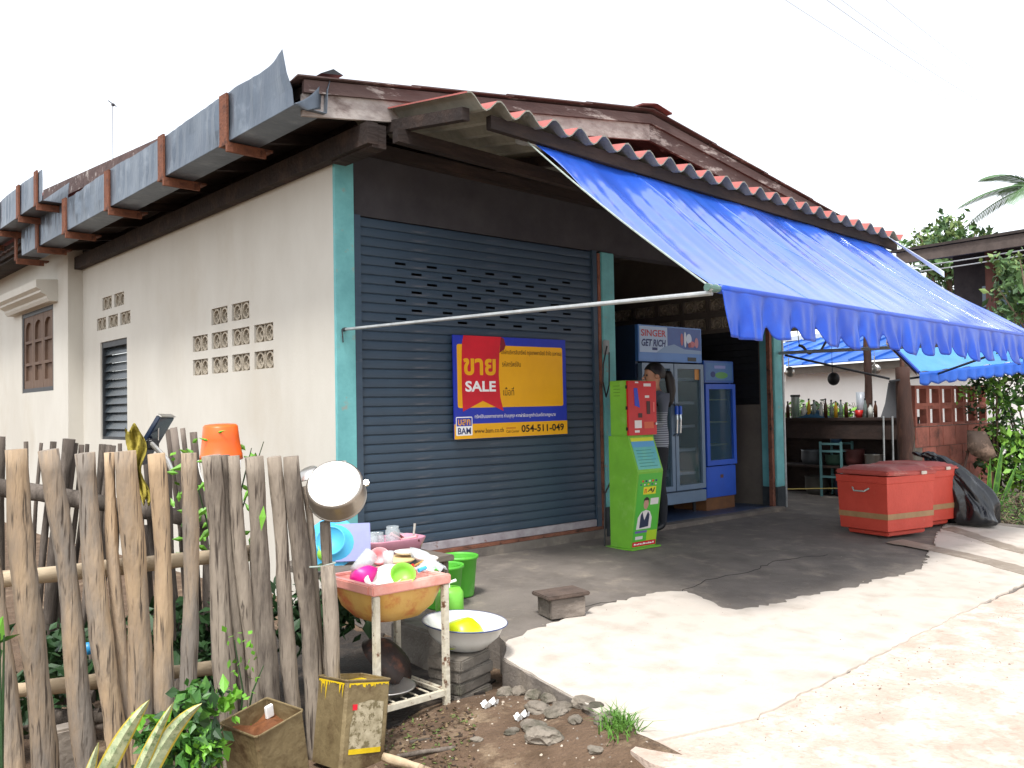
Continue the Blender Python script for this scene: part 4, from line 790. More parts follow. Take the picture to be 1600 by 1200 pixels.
b.build('undergrowth', [LEAFD], kind='stuff')
# ---------------------------------------------------------------- wash stand with sink
STW = mat('chipped_white_steel','#cfc8b6','#bfb7a2',9,.6,.3,c3='#6b4a35',c3scale=16,c3lo=.56,c3hi=.62)
WS = thing('wash_stand', (-.92,-2.06,-.36), 'chipped white steel stand carrying the pink sink', 'stand')
lx, ly = (-1.125,-.705), (-2.275,-1.835); lw_ = .016
for x in lx:
    for y in ly: b = MB(); b.bbox((x-lw_,y-lw_,-.39),(x+lw_,y+lw_,.300),.003); b.build('leg', STW, WS)
for z in (-.252,):
    for y in ly: b = MB(); b.bbox((lx[0]+lw_+.001,y-.012,z-.016),(lx[1]-lw_-.001,y+.012,z+.016),.002); b.build('crossbar', STW, WS)
    for x in lx: b = MB(); b.bbox((x-.012,ly[0]+lw_+.001,z-.016),(x+.012,ly[1]-lw_-.001,z+.016),.002); b.build('crossbar', STW, WS)
for k in range(6): b = MB(); b.tube([(lx[0]+.03+k*.07,ly[0],-.232),(lx[0]+.03+k*.07,ly[1],-.232)],.005,6); b.build('shelf_wire', STW, WS)
SK = thing('pink_sink', (-.915,-2.055,.30), 'pink square sink basin with yellow-orange underside full of dishes', 'sink')
PINK = mat('pink_plastic','#dd9a8c','#d48c7f',5,.45,.1,c3='#e8b4a6',c3scale=3); BOWL = mat('sink_underside','#dcb569','#d29f50',4,.5,.2,c3='#bf5535',c3scale=3.2,c3lo=.52,c3hi=.66)
cx, cy, hw = -.915, -2.055, .240
def sq(h, z, e, n=40):
    o = []
    for i in range(n):
        a = 2*math.pi*i/n; c__, s__ = math.cos(a), math.sin(a); r_ = h/(abs(c__)**e+abs(s__)**e)**(1/e); o.append((cx+r_*c__, cy+r_*s__, z))
    return o
def loft(mb, rings, cap=True):
    n = len(rings[0]); vs = [p for r_ in rings for p in r_]
    fs = [(i*n+j, i*n+(j+1)%n, (i+1)*n+(j+1)%n, (i+1)*n+j) for i in range(len(rings)-1) for j in range(n)]
    if cap: fs.append(tuple((len(rings)-1)*n+j for j in range(n)))
    mb.add(vs, fs)
b = MB(); b.smooth = True; loft(b, [sq(.2005,.338,40,80), sq(.196,.335,12,80), sq(.175,.25,5,80), sq(.13,.17,3,80), sq(.05,.15,2,80)]); b.build('basin', PINK, SK)
for a_, c__ in (((cx-hw,cy-hw,.304),(cx+hw,cy-.200,.352)),((cx-hw,cy+.200,.304),(cx+hw,cy+hw,.352)),((cx-hw,cy-.1995,.304),(cx-.200,cy+.1995,.3518)),((cx+.200,cy-.1995,.304),(cx+hw,cy+.1995,.3518))): b = MB(); b.bbox(a_,c__,.006); b.build('rim', PINK, SK)
b = MB(); b.smooth = True; loft(b, [sq(.222,.303,10), sq(.215,.27,7), sq(.195,.20,5), sq(.150,.145,3.4), sq(.08,.125,2.5)]); b.build('underside', BOWL, SK)
def dish(name, prof, c__, ax, m, label, cat, n=24, group=None):
    ax = Vector(ax).normalized(); b = MB(); b.smooth = True; b.lathe(prof, Matrix.Translation(c__) @ ax.to_track_quat('Z','Y').to_matrix().to_4x4(), n); o = b.build(name, m); return tag(o, label, cat, group)
def bowlp(r, h, t=.004): return [(0,0),(r*.5,0),(r*.62,h*.08),(r*.86,h*.45),(r,h),(r-t,h),(r*.84-t,h*.45),(r*.58,h*.12),(0,h*.09)]
def cupp(r, h, t=.004): return [(0,0),(r*.8,0),(r,h),(r-t,h),(r*.8-t,t),(0,t)]
WP = mat('white_melamine','#e6e2da','#d9d4ca',6,.35); PKD = mat('pink_melamine','#e3a6a8','#d99a9d',6,.35); GRN = mat('lime_plastic','#8fd04a','#84c440',6,.4); MAG = mat('magenta_plastic','#e0258f','#d51f86',5,.4); CLR = glass('clear_plastic','#dfe6e6',.45,.15); CYAN = mat('cyan_plastic','#4fb4de','#46a8d4',5,.4); LILAC = mat('lilac_plastic','#8f94c4','#8489b8',5,.45)
s0 = Vector((-.94,-2.07,.30))
dish('bowl', bowlp(.11,.06), s0+Vector((.02,.03,-.05)), (.15,-.1,1), PKD, 'pink bowl heaped in the middle of the sink', 'bowl')
dish('bowl', bowlp(.10,.055), s0+Vector((-.03,-.05,.0)), (-.2,-.15,1), WP, 'white bowl at the front of the sink', 'bowl')
dish('bowl', bowlp(.085,.05), s0+Vector((.06,.06,.08)), (.2,.1,-1), WP, 'upturned white bowl on top of the dish heap', 'bowl')
dish('bowl', bowlp(.065,.05), on(632,902,'z',.36)+Vector((0,.02,-.01)), (-.3,-.6,.6), GRN, 'small lime green bowl tilted in the sink', 'bowl')
dish('bowl', bowlp(.075,.10), on(552,893,'z',.372), (.75,-.35,-.5), MAG, 'magenta bowl leaning on the left rim of the sink', 'bowl')
dish('cup', cupp(.045,.13), on(560,897,'z',.37)+Vector((.02,.06,0)), (.75,.1,.55), CLR, 'cloudy plastic tumbler lying across the back of the sink', 'cup')
dish('cup', cupp(.032,.085), on(607,886,'z',.352), (0,0,1), CLR, 'small clear tumbler standing on the back rim of the sink', 'cup')
# low bench behind with more dishes
WB = thing('wash_bench', (-.62,-1.4,-.36), 'low wooden bench behind the sink covered with dishes', 'bench')
b = MB(); b.bbox((-1.10,-1.74,.30),(-.22,-1.18,.335),.006); b.build('bench_top', mat('bench_grey_board','#6f665c','#5b534a',6,.8,.4,stretch=(.3,1,1)), WB)
for x in (-1.06,-.27):
    for y in (-1.70,-1.23): b = MB(); b.bbox((x-.02,y-.02,-.39),(x+.02,y+.02,.299),.004); b.build('leg', LOGG, WB)
def onb(px, py, z=.337): return on(px, py, 'z', z)
vdir = -FW
dish('blue_plate', [(0,.0),(.075,.0),(.078,-.008),(.084,-.008),(.088,.0),(.145,.045),(.152,.046),(.152,.050),(.143,.049),(.085,.006),(0,.006)], onb(528,888)+Vector((.03,.13,.135)), (.55,.62,-.38), CYAN, 'large sky-blue plastic bowl propped on its edge behind the sink', 'bowl')
b = MB(); b.bbox((-.10,-.11,-.004),(.10,.11,.004),.003,Matrix.Translation(onb(553,888)+Vector((.08,.14,.12))) @ Vector((-.45,-.75,.35)).to_track_quat('Z','Y').to_matrix().to_4x4()); tag(b.build('lilac_tray', LILAC), 'pale lilac tray leaning beside the blue bowl', 'tray')
TR = thing('glass_tray', (-.42,-1.34,.336), 'pink plastic tray holding glass mugs and cutlery', 'tray'); tc_ = Vector((-.42,-1.36,.336))
b = MB()
def tr(h, z, k=.62):
    o = []
    for i in range(28):
        a = 2*math.pi*i/28; c__, s__ = math.cos(a), math.sin(a); r_ = 1/(abs(c__)**5+abs(s__)**5)**.2; o.append(tc_+Vector((h*r_*c__, h*k*r_*s__, z)))
    return o
b.smooth = True; loft(b, [tr(.165,.0), tr(.20,.085), tr(.205,.085), tr(.205,.078), tr(.172,.006)]); b.build('tray_shell', mat('pink_tray','#c98fa0','#bd8396',6,.4), TR)
GLS = glass('mug_glass','#c5d0d2',.32,.03)
for k, (dx, dy, label) in enumerate(((-.13,.02,'glass mug standing at the left end of the pink tray'),(.0,-.02,'tall glass jar standing in the middle of the pink tray'),(-.06,.06,'glass mug at the back of the pink tray'))):
    o = thing('glass_mug', tc_+Vector((dx,dy,.008)), label, 'mug'); b = MB(); b.smooth = True; hh = (.12,.15,.11)[k]; b.lathe([(0,.0),(.042,.0),(.046,.01),(.046,hh*.8),(.038,hh*.9),(.040,hh),(.036,hh),(.034,hh*.9),(.042,hh*.8),(.042,.014),(0,.012)], Matrix.Translation(tc_+Vector((dx,dy,.008))), 20); b.build('cup', GLS, o)
    b = MB(); c__ = tc_+Vector((dx,dy,.008)); b.tube([c__+Vector((.045,-.01,hh*.7)),c__+Vector((.075,-.02,hh*.62)),c__+Vector((.075,-.02,hh*.35)),c__+Vector((.045,-.01,hh*.25))],.006,6); b.build('handle', GLS, o)
for k, (dx, a_, m_, nm, lb) in enumerate(((.08,.5,mat('brown_handle','#6a2f2a','#5a2723',5,.5),'knife','knife with dark red handle lying over the pink tray'),(.06,.35,PKD,'ladle','pink plastic ladle lying over the pink tray'),(.14,.9,STEEL,'fork','steel forks standing at the right end of the pink tray'))):
    p = tc_+Vector((dx,-.03,.07)); b = MB(); b.tube([p+Vector((-.07,.02,.06*a_+.02)), p, p+Vector((.05,-.09,-.0+.02*k))] if k < 2 else [p+Vector((0,0,-.05)), p+Vector((.02,0,.09))], [.012,.010,.012] if k < 2 else [.005,.008], 7); tag(b.build(nm, m_), lb, nm)
for k, (px, py, r_, h_, ax, m_, lb) in enumerate(((668,884,.07,.03,(.1,-.1,1),WP,'white saucer at the right end of the wash bench'),(655,880,.06,.05,(.3,-.2,1),CLR,'clear plastic bowl behind the blue scoop'),(596,884,.055,.06,(-.3,-.5,.6),PKD,'small pink bowl tipped beside the round board'),(505,880,.06,.07,(.2,-.5,.6),GRN,'green bowl glimpsed behind the fence end post'),(640,872,.08,.02,(0,0,1),WP,'white plate lying beside the pink tray'))): dish('bench_dish', bowlp(r_,h_), onb(px,py,.345)+Vector((0,.02,.02)), ax, m_, lb, 'dish')
b = MB(); b.smooth = True; q_ = onb(672,892,.34); b.grid(lambda u, v: q_+Vector(((u-.5)*.16,(v-.5)*.12,.01+.05*math.sin(math.pi*u)*math.sin(math.pi*v)+.012*math.sin(u*17+v*11))), 14, 12); tag(b.build('plastic_bag', glass('clear_bag','#d9dde0',.5,.2)), 'crumpled clear plastic bag at the right end of the wash bench', 'bag')
dish('chopping_board', [(0,0),(.12,0),(.125,.008),(.12,.016),(0,.016)], onb(612,880,.338)+Vector((.06,.06,.0)), (0,0,1), mat('pale_board','#d8c08f','#c9ae7b',6,.6), 'round pale chopping board on the bench behind the sink', 'board')
for k, (px, py, q, m_, nm, lb) in enumerate(((640,882,(.10,.03,.03),M['black'],'spatula_handle','black-handled spatula lying on the round board'),(640,886,(.06,.02,.01),mat('red_plastic','#cf2a22',rough=.4),'red_spoon','bright red plastic spoon on the bench'),(660,889,(.05,.0,.01),CYAN,'blue_scoop','pale blue scoop at the right end of the bench'),(655,880,(.11,.03,.02),mat('tan_stick','#b98d4a',rough=.6),'chopsticks','tan chopsticks lying behind the blue scoop'))):
    p = onb(px,py,.372); b = MB(); q = Vector(q); b.tube([p-q*.5, p+q*.5], [.012,.009] if k in (1,2) else .006, 7); tag(b.build(nm, m_), lb, nm.split('_')[-1])
# green pails on the apron
PAIL = mat('green_pail','#58b338','#4da531',5,.45,c3='#7dbb63',c3scale=6,c3lo=.55,c3hi=.75); PAILL = mat('lime_jug','#7fd24a','#76c842',5,.4)
for k, (x, y, s_, lb) in enumerate(((.40,-.98,1.0,'bright green plastic pail standing by the shutter, the farther of two'),(.12,-1.16,1.04,'bright green plastic pail nearer the sink, partly hidden'))):
    z = slabz(x,y)+.002; o = thing('green_pail', (x,y,z), lb, 'pail', 'green pails'); b = MB(); b.smooth = True
    b.lathe([(0,0),(.105*s_,0),(.108*s_,.01),(.132*s_,.26),(.143*s_,.262),(.143*s_,.282),(.130*s_,.282),(.128*s_,.27),(.104*s_,.012),(0,.010)], Matrix.Translation((x,y,z)), 28); b.build('shell', PAIL, o)
    b = MB(); b.tube([Vector((x,y,z+.25))+Vector((.14*math.cos(t),.14*math.sin(t)*.3-.0,-.14*math.sin(t)*.0+.012)) for t in np.linspace(math.pi,2*math.pi,12)], .005, 6); b.build('handle', PAIL, o)
x, y = -.02, -1.42; z = slabz(x,y); o = thing('green_jug', (x,y,z), 'light green plastic jug with white tap in front of the pails', 'jug'); b = MB(); b.smooth = True; b.lathe([(0,0),(.085,0),(.09,.01),(.09,.17),(.07,.20),(0,.205)], Matrix.Translation((x,y,z)), 20); b.build('body', PAILL, o)
b = MB(); b.tube([(x-.02,y-.02,z+.205),(x-.02,y-.02,z+.235),(x+.03,y-.03,z+.245)],.010,7); b.build('tap', M['white'], o)
# slab of old step under the jug and rough ground edge
b = MB(); b.bbox((-.30,-1.75,-.42),(.045,-1.15,slabz(0,-1.4)-.004),.02); tag(b.build('broken_step', M['block']), 'broken dark concrete step at the left end of the apron', 'step')
# stacked concrete blocks and the enamel basin
SB_ = Vector((-.50,-2.13,0))
for k in range(4):
    b = MB(); b.bbox((-.15,-.11,0),(.15,.11,.060),.008,Matrix.Translation(SB_+Vector((.008*((k*7)%3-1),.006*((k*5)%3-1),-.362+k*.0625))) @ Matrix.Rotation(R((-4,3,-2,5)[k]+14),4,'Z'))
    tag(b.build('paving_block', M['block']), ('grey paving block at the bottom of the stack under the basin','grey paving block second from the bottom under the basin','grey paving block second from the top under the basin','grey paving block on top of the stack under the basin')[k], 'block', 'stacked paving blocks')
ENM = mat('white_enamel','#e9e9e4','#dcdcd6',4,.25,c3='#8d8d88',c3scale=9,c3lo=.62,c3hi=.7); bc = Vector((-.44,-2.09,-.108)); axb = Vector((.03,-.06,1))
EB = dish('enamel_basin', [(0,0),(.10,0),(.122,.008),(.192,.075),(.219,.135),(.235,.140),(.236,.146),(.217,.143),(.189,.080),(.120,.016),(0,.010)], bc, axb, ENM, 'wide white enamel basin resting on the stacked paving blocks', 'basin', 40)
b = MB(); b.smooth = True; axb = axb.normalized(); Mr_ = Matrix.Translation(bc) @ axb.to_track_quat('Z','Y').to_matrix().to_4x4(); b.lathe([(.2355,.140),(.2385,.143),(.2355,.1475),(.233,.144)], Mr_, 40, close=True); o = b.build('rim', mat('rim_blue','#3b4a78',rough=.3)); o.parent = EB
dish('lime_bowl', bowlp(.125,.12), bc+Vector((-.03,.0,.15)), (.15,-.2,-1), mat('lime_yellow','#c6d81a','#bccd16',5,.3), 'lime yellow bowl upturned in the enamel basin', 'bowl')
# wok, steel tray on the shelf
dish('steel_tray', [(0,0),(.12,0),(.15,.03),(.16,.03),(.148,.034),(.118,.006),(0,.006)], Vector((-.98,-2.12,-.222)), (.02,-.04,1), STEEL, 'shiny steel dish on the lower shelf of the stand', 'dish')
dish('wok', [(0,0),(.05,.004),(.10,.025),(.14,.06),(.165,.105),(.17,.105),(.145,.058),(.10,.020),(0,.006)], Vector((-.80,-1.99,-.07)), (-.42,.42,-.62), mat('sooty_wok','#3a2c26','#281f1c',6,.6,.3,c3='#7a4a34',c3scale=4,c3lo=.52,c3hi=.66), 'sooty brown wok leaning on the lower shelf of the stand', 'wok', 32)
# rusty oil tins
TIN = mat('rusty_tin','#8a7a58','#6d5d40',6,.6,.35,metal=.25,c3='#4e3a24',c3scale=5,c3lo=.5,c3hi=.64); TINI = mat('rust_inside','#7a4a26','#5e3518',7,.8,.4); TINY = mat('yellow_paint','#d8b80e','#c9a908',7,.6,.2)
def tin(name, label, c__, rz, tx, ty, h=.345, w=.24):
    o = thing(name, c__, label, 'tin'); Mt = Matrix.Translation(c__) @ Matrix.Rotation(R(tx),4,'X') @ Matrix.Rotation(R(ty),4,'Y') @ Matrix.Rotation(R(rz),4,'Z'); b = MB(); t_ = .003; a = w/2
    from mathutils import noise as _nz
    for k in range(4):
        Mk_ = Mt @ Matrix.Rotation(k*math.pi/2,4,'Z'); sd_ = Vector((k*3.1+c__[0]*9,1,2)); w_ = a-.012; b.smooth = True
        dn = lambda y_, z_: -.022*max(0, _nz.noise(Vector((y_*7,z_*5,0))+sd_))*max(0,1-(y_/w_)**2)*min(1,(h-z_)*14)*min(1,z_*20+.0)
        b.grid(lambda u, v: Mk_ @ Vector((a+dn((u*2-1)*w_, v*h), (u*2-1)*w_, v*h)), 10, 12); b.grid(lambda u, v: Mk_ @ Vector((a-t_+dn((u*2-1)*w_, v*h), (1-u*2)*w_, v*h)), 10, 12); b.smooth = False
        b.add([Mk_ @ Vector(p) for p in ((a,a-.012,0),(a,a-.012,h),(a-.012,a,0),(a-.012,a,h))], [(0,2,3,1)])
    b.add([Mt @ Vector(p) for p in ((-a,-a,0.003),(a,-a,0.003),(a,a,0.003),(-a,a,0.003))],[(0,1,2,3)]); b.build('body', TIN, o)
    b = MB(); 
    for k in range(4): Mk_ = Mt @ Matrix.Rotation(k*math.pi/2,4,'Z'); b.tube([Mk_ @ Vector((a,-a+.01,h)), Mk_ @ Vector((a,a-.01,h)), Mk_ @ Vector((a-.01,a,h))], .005, 6)
    b.build('rolled_rim', TIN, o); return o, Mt
o, Mt = tin('oil_tin', 'open rusty square tin half full of brown scraps in front of the fence', (-1.79,-2.50,-.385), 12, 4, -9)
b = MB(); b.grid(lambda u, v: Mt @ Vector(((u-.5)*.232,(v-.5)*.232,.285+.02*math.sin(u*7)*math.cos(v*6))), 8, 8); b.build('scraps', TINI, o)
b = MB(); b.bbox((.06,.05,.29),(.10,.065,.345),.004,Mt); b.build('pale_scrap', M['white'], o)
o, Mt = tin('paint_tin', 'tall rusty square tin with yellow paint round its rim and a torn label', (-1.385,-2.43,-.385), 2, -6, 10, .37)
b = MB(); b.grid(lambda u, v: Mt @ Vector(((u-.5)*.232,(v-.5)*.232,.350+.004*math.sin(u*9+v*5))), 6, 6); b.build('paint_skin', TINY, o)
for k in range(4):
    Mk_ = Mt @ Matrix.Rotation(k*math.pi/2,4,'Z'); b = MB(); pts = [(.1215,-.106+.212*i/40, .36) for i in range(41)]; low = [(.1215,-.106+.212*i/40, .36-(.006+.09*random.random()**4*(1.0 if k==2 else .25))) for i in range(41)]
    b.add([Mk_ @ Vector(p) for p in pts+low], [(i,i+1,42+i,41+i) for i in range(40)]); b.build('paint_drips', TINY, o)
ML_ = Mt @ Matrix.Rotation(-math.pi/2,4,'Z'); 
for kk in (3,):
    Mk_ = Mt @ Matrix.Rotation(kk*math.pi/2,4,'Z'); Mlab = Mk_ @ Matrix.Translation((.1222,-.085,.06)) @ Matrix((Vector((0,1,0)),Vector((0,0,1)),Vector((1,0,0)))).transposed().to_4x4()
    patch('label_paper', Mlab, [(0,0),(.17,0),(.17,.215),(.10,.225),(.02,.21),(.0,.12)], mat('torn_label','#b5a98e','#8f8468',22,.8,0,c3='#6a5f42',c3scale=30,c3lo=.5,c3hi=.58), o, .0); patch('label_band', Mlab, rect(0,.0,.17,.022), TINY, o, .0006); patch('label_red', Mlab, rect(.005,.185,.03,.21), M['signred'], o, .0006)
# stool, stones, litter on the ground
ST = thing('low_stool', (.56,-1.82,slabz(.5,-1.8)), 'low weathered wooden stool on the apron before the shutter', 'stool'); Mst = Matrix.Translation((.42,-1.873,slabz(.42,-1.87)+.012)) @ Matrix.Rotation(R(-16.5),4,'Z'); GW = mat('grey_wood','#6d645c','#564e47',7,.9,.6,30,stretch=(.3,1,1),c3='#847a70',c3scale=5)
b = MB(); b.bbox((-.01,-.02,.125),(.30,.215,.15),.006,Mst @ Matrix.Rotation(R(-1.5),4,'Y')); b.build('seat', mat('stool_seat','#5e4f46','#4a3e37',8,.9,.6,30),ST)
for a, c__ in (((.02,-.0,0),(.27,.022,.124)),((.02,.175,0),(.27,.195,.124)),((.02,.023,.0),(.045,.174,.124))): b = MB(); b.bbox(a,c__,.004,Mst); b.build('side_board', GW, ST)
def stone(x, y, r, sx=1, sy=1, sz=.6, z=None, label='', m=None):
    bm = bmesh.new(); bmesh.ops.create_icosphere(bm, subdivisions=3, radius=r); sd_ = random.uniform(0,50)
    from mathutils import noise
    for v in bm.verts: v.co *= 1+.35*noise.noise(v.co*(1.6/r)+Vector((sd_,0,0)))+.12*noise.noise(v.co*(5/r)+Vector((0,sd_,0))); v.co = Vector((v.co.x*sx,v.co.y*sy,v.co.z*sz))
    me = bpy.data.meshes.new('stone'); bm.to_mesh(me); bm.free(); me.materials.append(m or M['stone'])
    o = bpy.data.objects.new('stone', me); COL.objects.link(o); o.location = (x,y,(dirtz(x,y)+r*sz*.35) if z is None else z); o.rotation_euler = (0,0,random.uniform(0,3)); return tag(o, label, 'stone', 'loose stones by the apron edge')
q = on(820,1080,'z',-.35); stone(q.x,q.y,.075,1.2,1,.7,label='rounded grey-brown stone under the apron corner')
q = on(760,1082,'z',-.36); b = MB(); b.bbox((-.20,-.12,-.06),(.16,.12,.02),.015,Matrix.Translation(q) @ Matrix.Rotation(R(35),4,'Z')); tag(b.build('flat_slab', M['block']), 'flat broken concrete slab lying beside the stacked blocks', 'slab')
for (px, py, r_, lb) in ((812,1058,.055,'angular rubble lump just under the apron corner'),(833,1072,.05,'dark rubble lump second along the apron side'),(858,1082,.048,'grey rubble lump third along the apron side'),(880,1098,.045,'earthy rubble lump fourth along the apron side'),(905,1090,.05,'pale rubble lump leaning on the apron side'),(930,1108,.055,'broken cement lump near the grass tuft'),(955,1122,.045,'small cement lump behind the grass tuft'),(835,1120,.05,'flat pale stone in the dirt below the rubble'),(745,1125,.022,'tiny stone beside the tissue'),(840,1095,.055,'brown angular stone halfway along the apron edge'),(900,1120,.035,'small round stone below the light grey one'),(945,1128,.05,'grey stone just left of the grass tuft'),(930,1160,.03,'pale chip stone left below the grass tuft'),(870,1105,.05,'pale jagged stone below the apron edge'),(915,1100,.06,'light grey stone against the apron edge by the grass tuft'),(850,1135,.07,'wide flat pale stone half sunk in the dirt'),(800,1120,.03,'small pebble-like stone near the flat slab'),(790,1060,.05,'stone wedged under the apron corner'),(885,1085,.04,'small dark stone tucked against the apron side')):
    q = on(px,py+16,'z',-.27); stone(q.x,q.y,r_,1.3,.9,.55,label=lb)
b = MB(); 
for k in range(260):
    q = on(968+rng.normal(0,15), 1152+rng.normal(0,8), 'z', -.27); q.z = dirtz(q.x, q.y)-.01; h_ = rng.uniform(.05,.13); dv = Vector((rng.normal(0,.5),rng.normal(0,.5),1)).normalized()*h_; s2 = Vector((rng.normal(),rng.normal(),0)).normalized()*.004
    b.add([q-s2,q+s2,q+dv*.6+s2*.7,q+dv*.6-s2*.7,q+dv+Vector((dv.x*.7,dv.y*.7,-.02))],[(0,1,2,3),(3,2,4)])
b.build('grass_tuft', [mat('grass_green','#5f8a35','#4a742a',12,.6)], kind='stuff')
for (px, py, s_, lb) in ((765,1108,.035,'crumpled white tissue near the stand leg'),(815,1128,.03,'small white paper scrap farther right on the dirt')):
    q = on(px,py,'z',-.30); q.z = dirtz(q.x,q.y); b = MB(); b.grid(lambda u, v: q+Vector(((u-.5)*s_*2.4,(v-.5)*s_*1.4,.012*math.sin(u*9+v*7)+.012*math.cos(v*8)+.012)), 6, 5); tag(b.build('paper_scrap', M['white']), lb, 'litter', 'white litter')
for (p, q, r_, m_, lb) in (((718,1172),(787,1151),.005,mat('straw','#c9b04a',rough=.8),'thin yellow bamboo stick lying on the dirt'),((620,1182),(712,1168),.012,LOGD,'brown stick lying in front of the stand'),((600,1183),(690,1212),.022,LOGP,'pale peeled branch at the bottom edge'),((640,1160),(725,1150),.010,LOGD,'thin dark twig below the stand shelf')):
    a, c__ = on(*p,'z',-.345+r_), on(*q,'z',-.345+r_); tag(log(MB(),a,c__,r_,r_*.8,7,8,.006).build('stick', m_), lb, 'stick')
b = MB()
for k in range(420):
    q = on(rng.uniform(600,745), rng.uniform(1120,1200), 'z', -.35); q.z = dirtz(q.x,q.y)+.004; dv = Vector((rng.normal(),rng.normal(),rng.normal()*.15)).normalized()*rng.uniform(.008,.026); s2 = dv.cross(Vector((0,0,1))).normalized()*rng.uniform(.003,.009); b.cur = int(rng.integers(4))
    b.add([q-s2,q+s2,q+dv+s2*.5,q+dv-s2*.5+Vector((0,0,.006))],[(0,1,2,3)])
b.build('leaf_litter', [mat('litter_brown','#5a4330','#473424',12,.9), mat('litter_tan','#7d6a4d','#6a583f',12,.9), mat('litter_dark','#3a2d22','#2e231b',12,.9), mat('litter_green','#5d6b34','#4f5d2c',12,.8)], kind='stuff')
# ---------------------------------------------------------------- coolers and rubbish bag
CRED = mat('cooler_red','#c94a3a','#bb4030',3,.55,.2,40,c3='#d0705f',c3scale=3,c3lo=.6,c3hi=.75); CLID = mat('cooler_lid_faded','#bd564d','#a84a42',3,.55,.2,40,c3='#c98a80',c3scale=3,c3lo=.52,c3hi=.7); TAPE = mat('brown_tape','#a5835c','#94744f',8,.5)
def cooler(label, o_, rz, L_, W_, Hh, loc):
    T = thing('ice_cooler', loc, label, 'cooler', 'red ice coolers'); Mc = Matrix.Translation(loc) @ Matrix.Rotation(R(rz),4,'Z')
    def tap(b, k=.045):
        pass
    b = MB(); b.bbox((-L_*.40,-W_*.40,0),(L_*.40,W_*.40,.05),.012,Mc); b.build('foot', CRED, T)
    b = MB(); 
    def ring(f, z): return [Mc @ Vector((sx*L_/2*f, sy*W_/2*f, z)) for sx, sy in ((-1,-1),(1,-1),(1,1),(-1,1))]
    rr = [ring(.93,.0505), ring(.95,.055), ring(1.0,Hh-.12), ring(1.02,Hh-.118), ring(1.025,Hh-.05)]
    vs = [p for q in rr for p in q]; b.add(vs, [(i*4+j,i*4+(j+1)%4,(i+1)*4+(j+1)%4,(i+1)*4+j) for i in range(len(rr)-1) for j in range(4)]+[(3,2,1,0),tuple(16+j for j in range(4))]); o = b.build('body', CRED, T); md = o.modifiers.new('b','BEVEL'); md.width=.012; md.segments=2
    b = MB(); rt = [ring(.966,.17), ring(.9715,.225)]; vs = [p for q in rt for p in q]
    vs = [Mc @ ((Mc.inverted() @ v)*1.0 + Vector((math.copysign(.004,(Mc.inverted() @ v).x), math.copysign(.004,(Mc.inverted() @ v).y),0))) for v in vs]
    b.add(vs,[(j,(j+1)%4,4+(j+1)%4,4+j) for j in range(4)]); b.build('tape_band', TAPE, T)
    b = MB(); b.bbox((-L_*.53,-W_*.53,Hh-.048),(L_*.53,W_*.53,Hh-.003),.015,Mc @ Matrix.Rotation(R(1.5),4,'Y')); b.smooth = True; b.grid(lambda u, v: (Mc @ Matrix.Rotation(R(1.5),4,'Y')) @ Vector(((u-.5)*L_*1.03,(v-.5)*W_*1.03,Hh-.0035+.045*min(1,6*min(u,1-u,v,1-v)))), 14, 14); b.build('lid', CLID, T)
    b = MB(); b.tube([Mc @ Vector((-L_*.5-.012,-.10,Hh-.17)), Mc @ Vector((-L_*.5-.04,-.06,Hh-.20)), Mc @ Vector((-L_*.5-.04,.06,Hh-.20)), Mc @ Vector((-L_*.5-.012,.10,Hh-.17))], .008, 6); b.build('rope_handle', M['rope'], T)
    for yy in (-.15,.15): b = MB(); b.bbox((L_*.515,yy-.03,Hh-.10),(L_*.545,yy+.03,Hh-.02),.004,Mc); b.build('hinge', STEEL, T)
    b = MB(); b.bbox((L_*.18,-W_*.535-.012,Hh-.045),(L_*.30,-W_*.535,Hh-.012),.005,Mc); b.build('latch', STEEL, T)
    return T
cooler('nearer red ice cooler with faded lid and brown tape', None, -12, .72, .60, .64, Vector((5.40,-1.68,slabz(5.2,-1.6)+.020)))
cooler('farther red ice cooler beside the black rubbish bag', None, -9, .70, .60, .63, Vector((6.17,-1.60,slabz(6.1,-1.5)+.020)))
BAGM = mat('black_bag','#111418','#171b20',5,.24,.35,22,spec=.6,bdist=.02,stretch=(1,1,.5))
b = MB(); b.smooth = True; p0 = on(1512,829,'z',-.15); pt = Vector((6.52,-1.72,.46)); bz = slabz(6.6,-2.0); pc_ = Vector((6.76,-2.0,bz+.014))
path = [pc_, pc_+Vector((0,0,.06)), pc_+Vector((-.02,.02,.2)), pc_+Vector((-.06,.08,.36)), pc_+Vector((-.12,.16,.52)), pc_+Vector((-.18,.24,.63)), pc_+Vector((-.22,.30,.72)), pc_+Vector((-.25,.33,.74)), pc_+Vector((-.30,.40,.78))]
rd = [.22,.27,.29,.27,.23,.17,.11,.07,.12]; n = 72
from mathutils import noise as nz_
path = [path[0].lerp(path[1],0)]+path[1:]; path2, rd2 = [], []
for i in range(len(path)-1):
    for k in range(3): path2.append(path[i].lerp(path[i+1],k/3)); rd2.append(rd[i]+(rd[i+1]-rd[i])*k/3)
path, rd = path2+[path[-1]], rd2+[rd[-1]]
vs = []
for i, (p, r_) in enumerate(zip(path, rd)):
    i = i/3
    for j in range(n):
        a = 2*math.pi*j/n; f_ = 1+.30*nz_.noise(Vector((math.cos(a)*1.6,math.sin(a)*1.6,i*.55)))+.20*nz_.noise(Vector((math.cos(a)*4,math.sin(a)*4,i*.8+9)))+.10*abs(nz_.noise(Vector((math.cos(a)*8,math.sin(a)*8,i*.5+20)))); vs.append(p+Vector((math.cos(a)*r_*f_*1.05, math.sin(a)*r_*f_, .02*math.sin(a*5+i) if i > 1 else 0)))
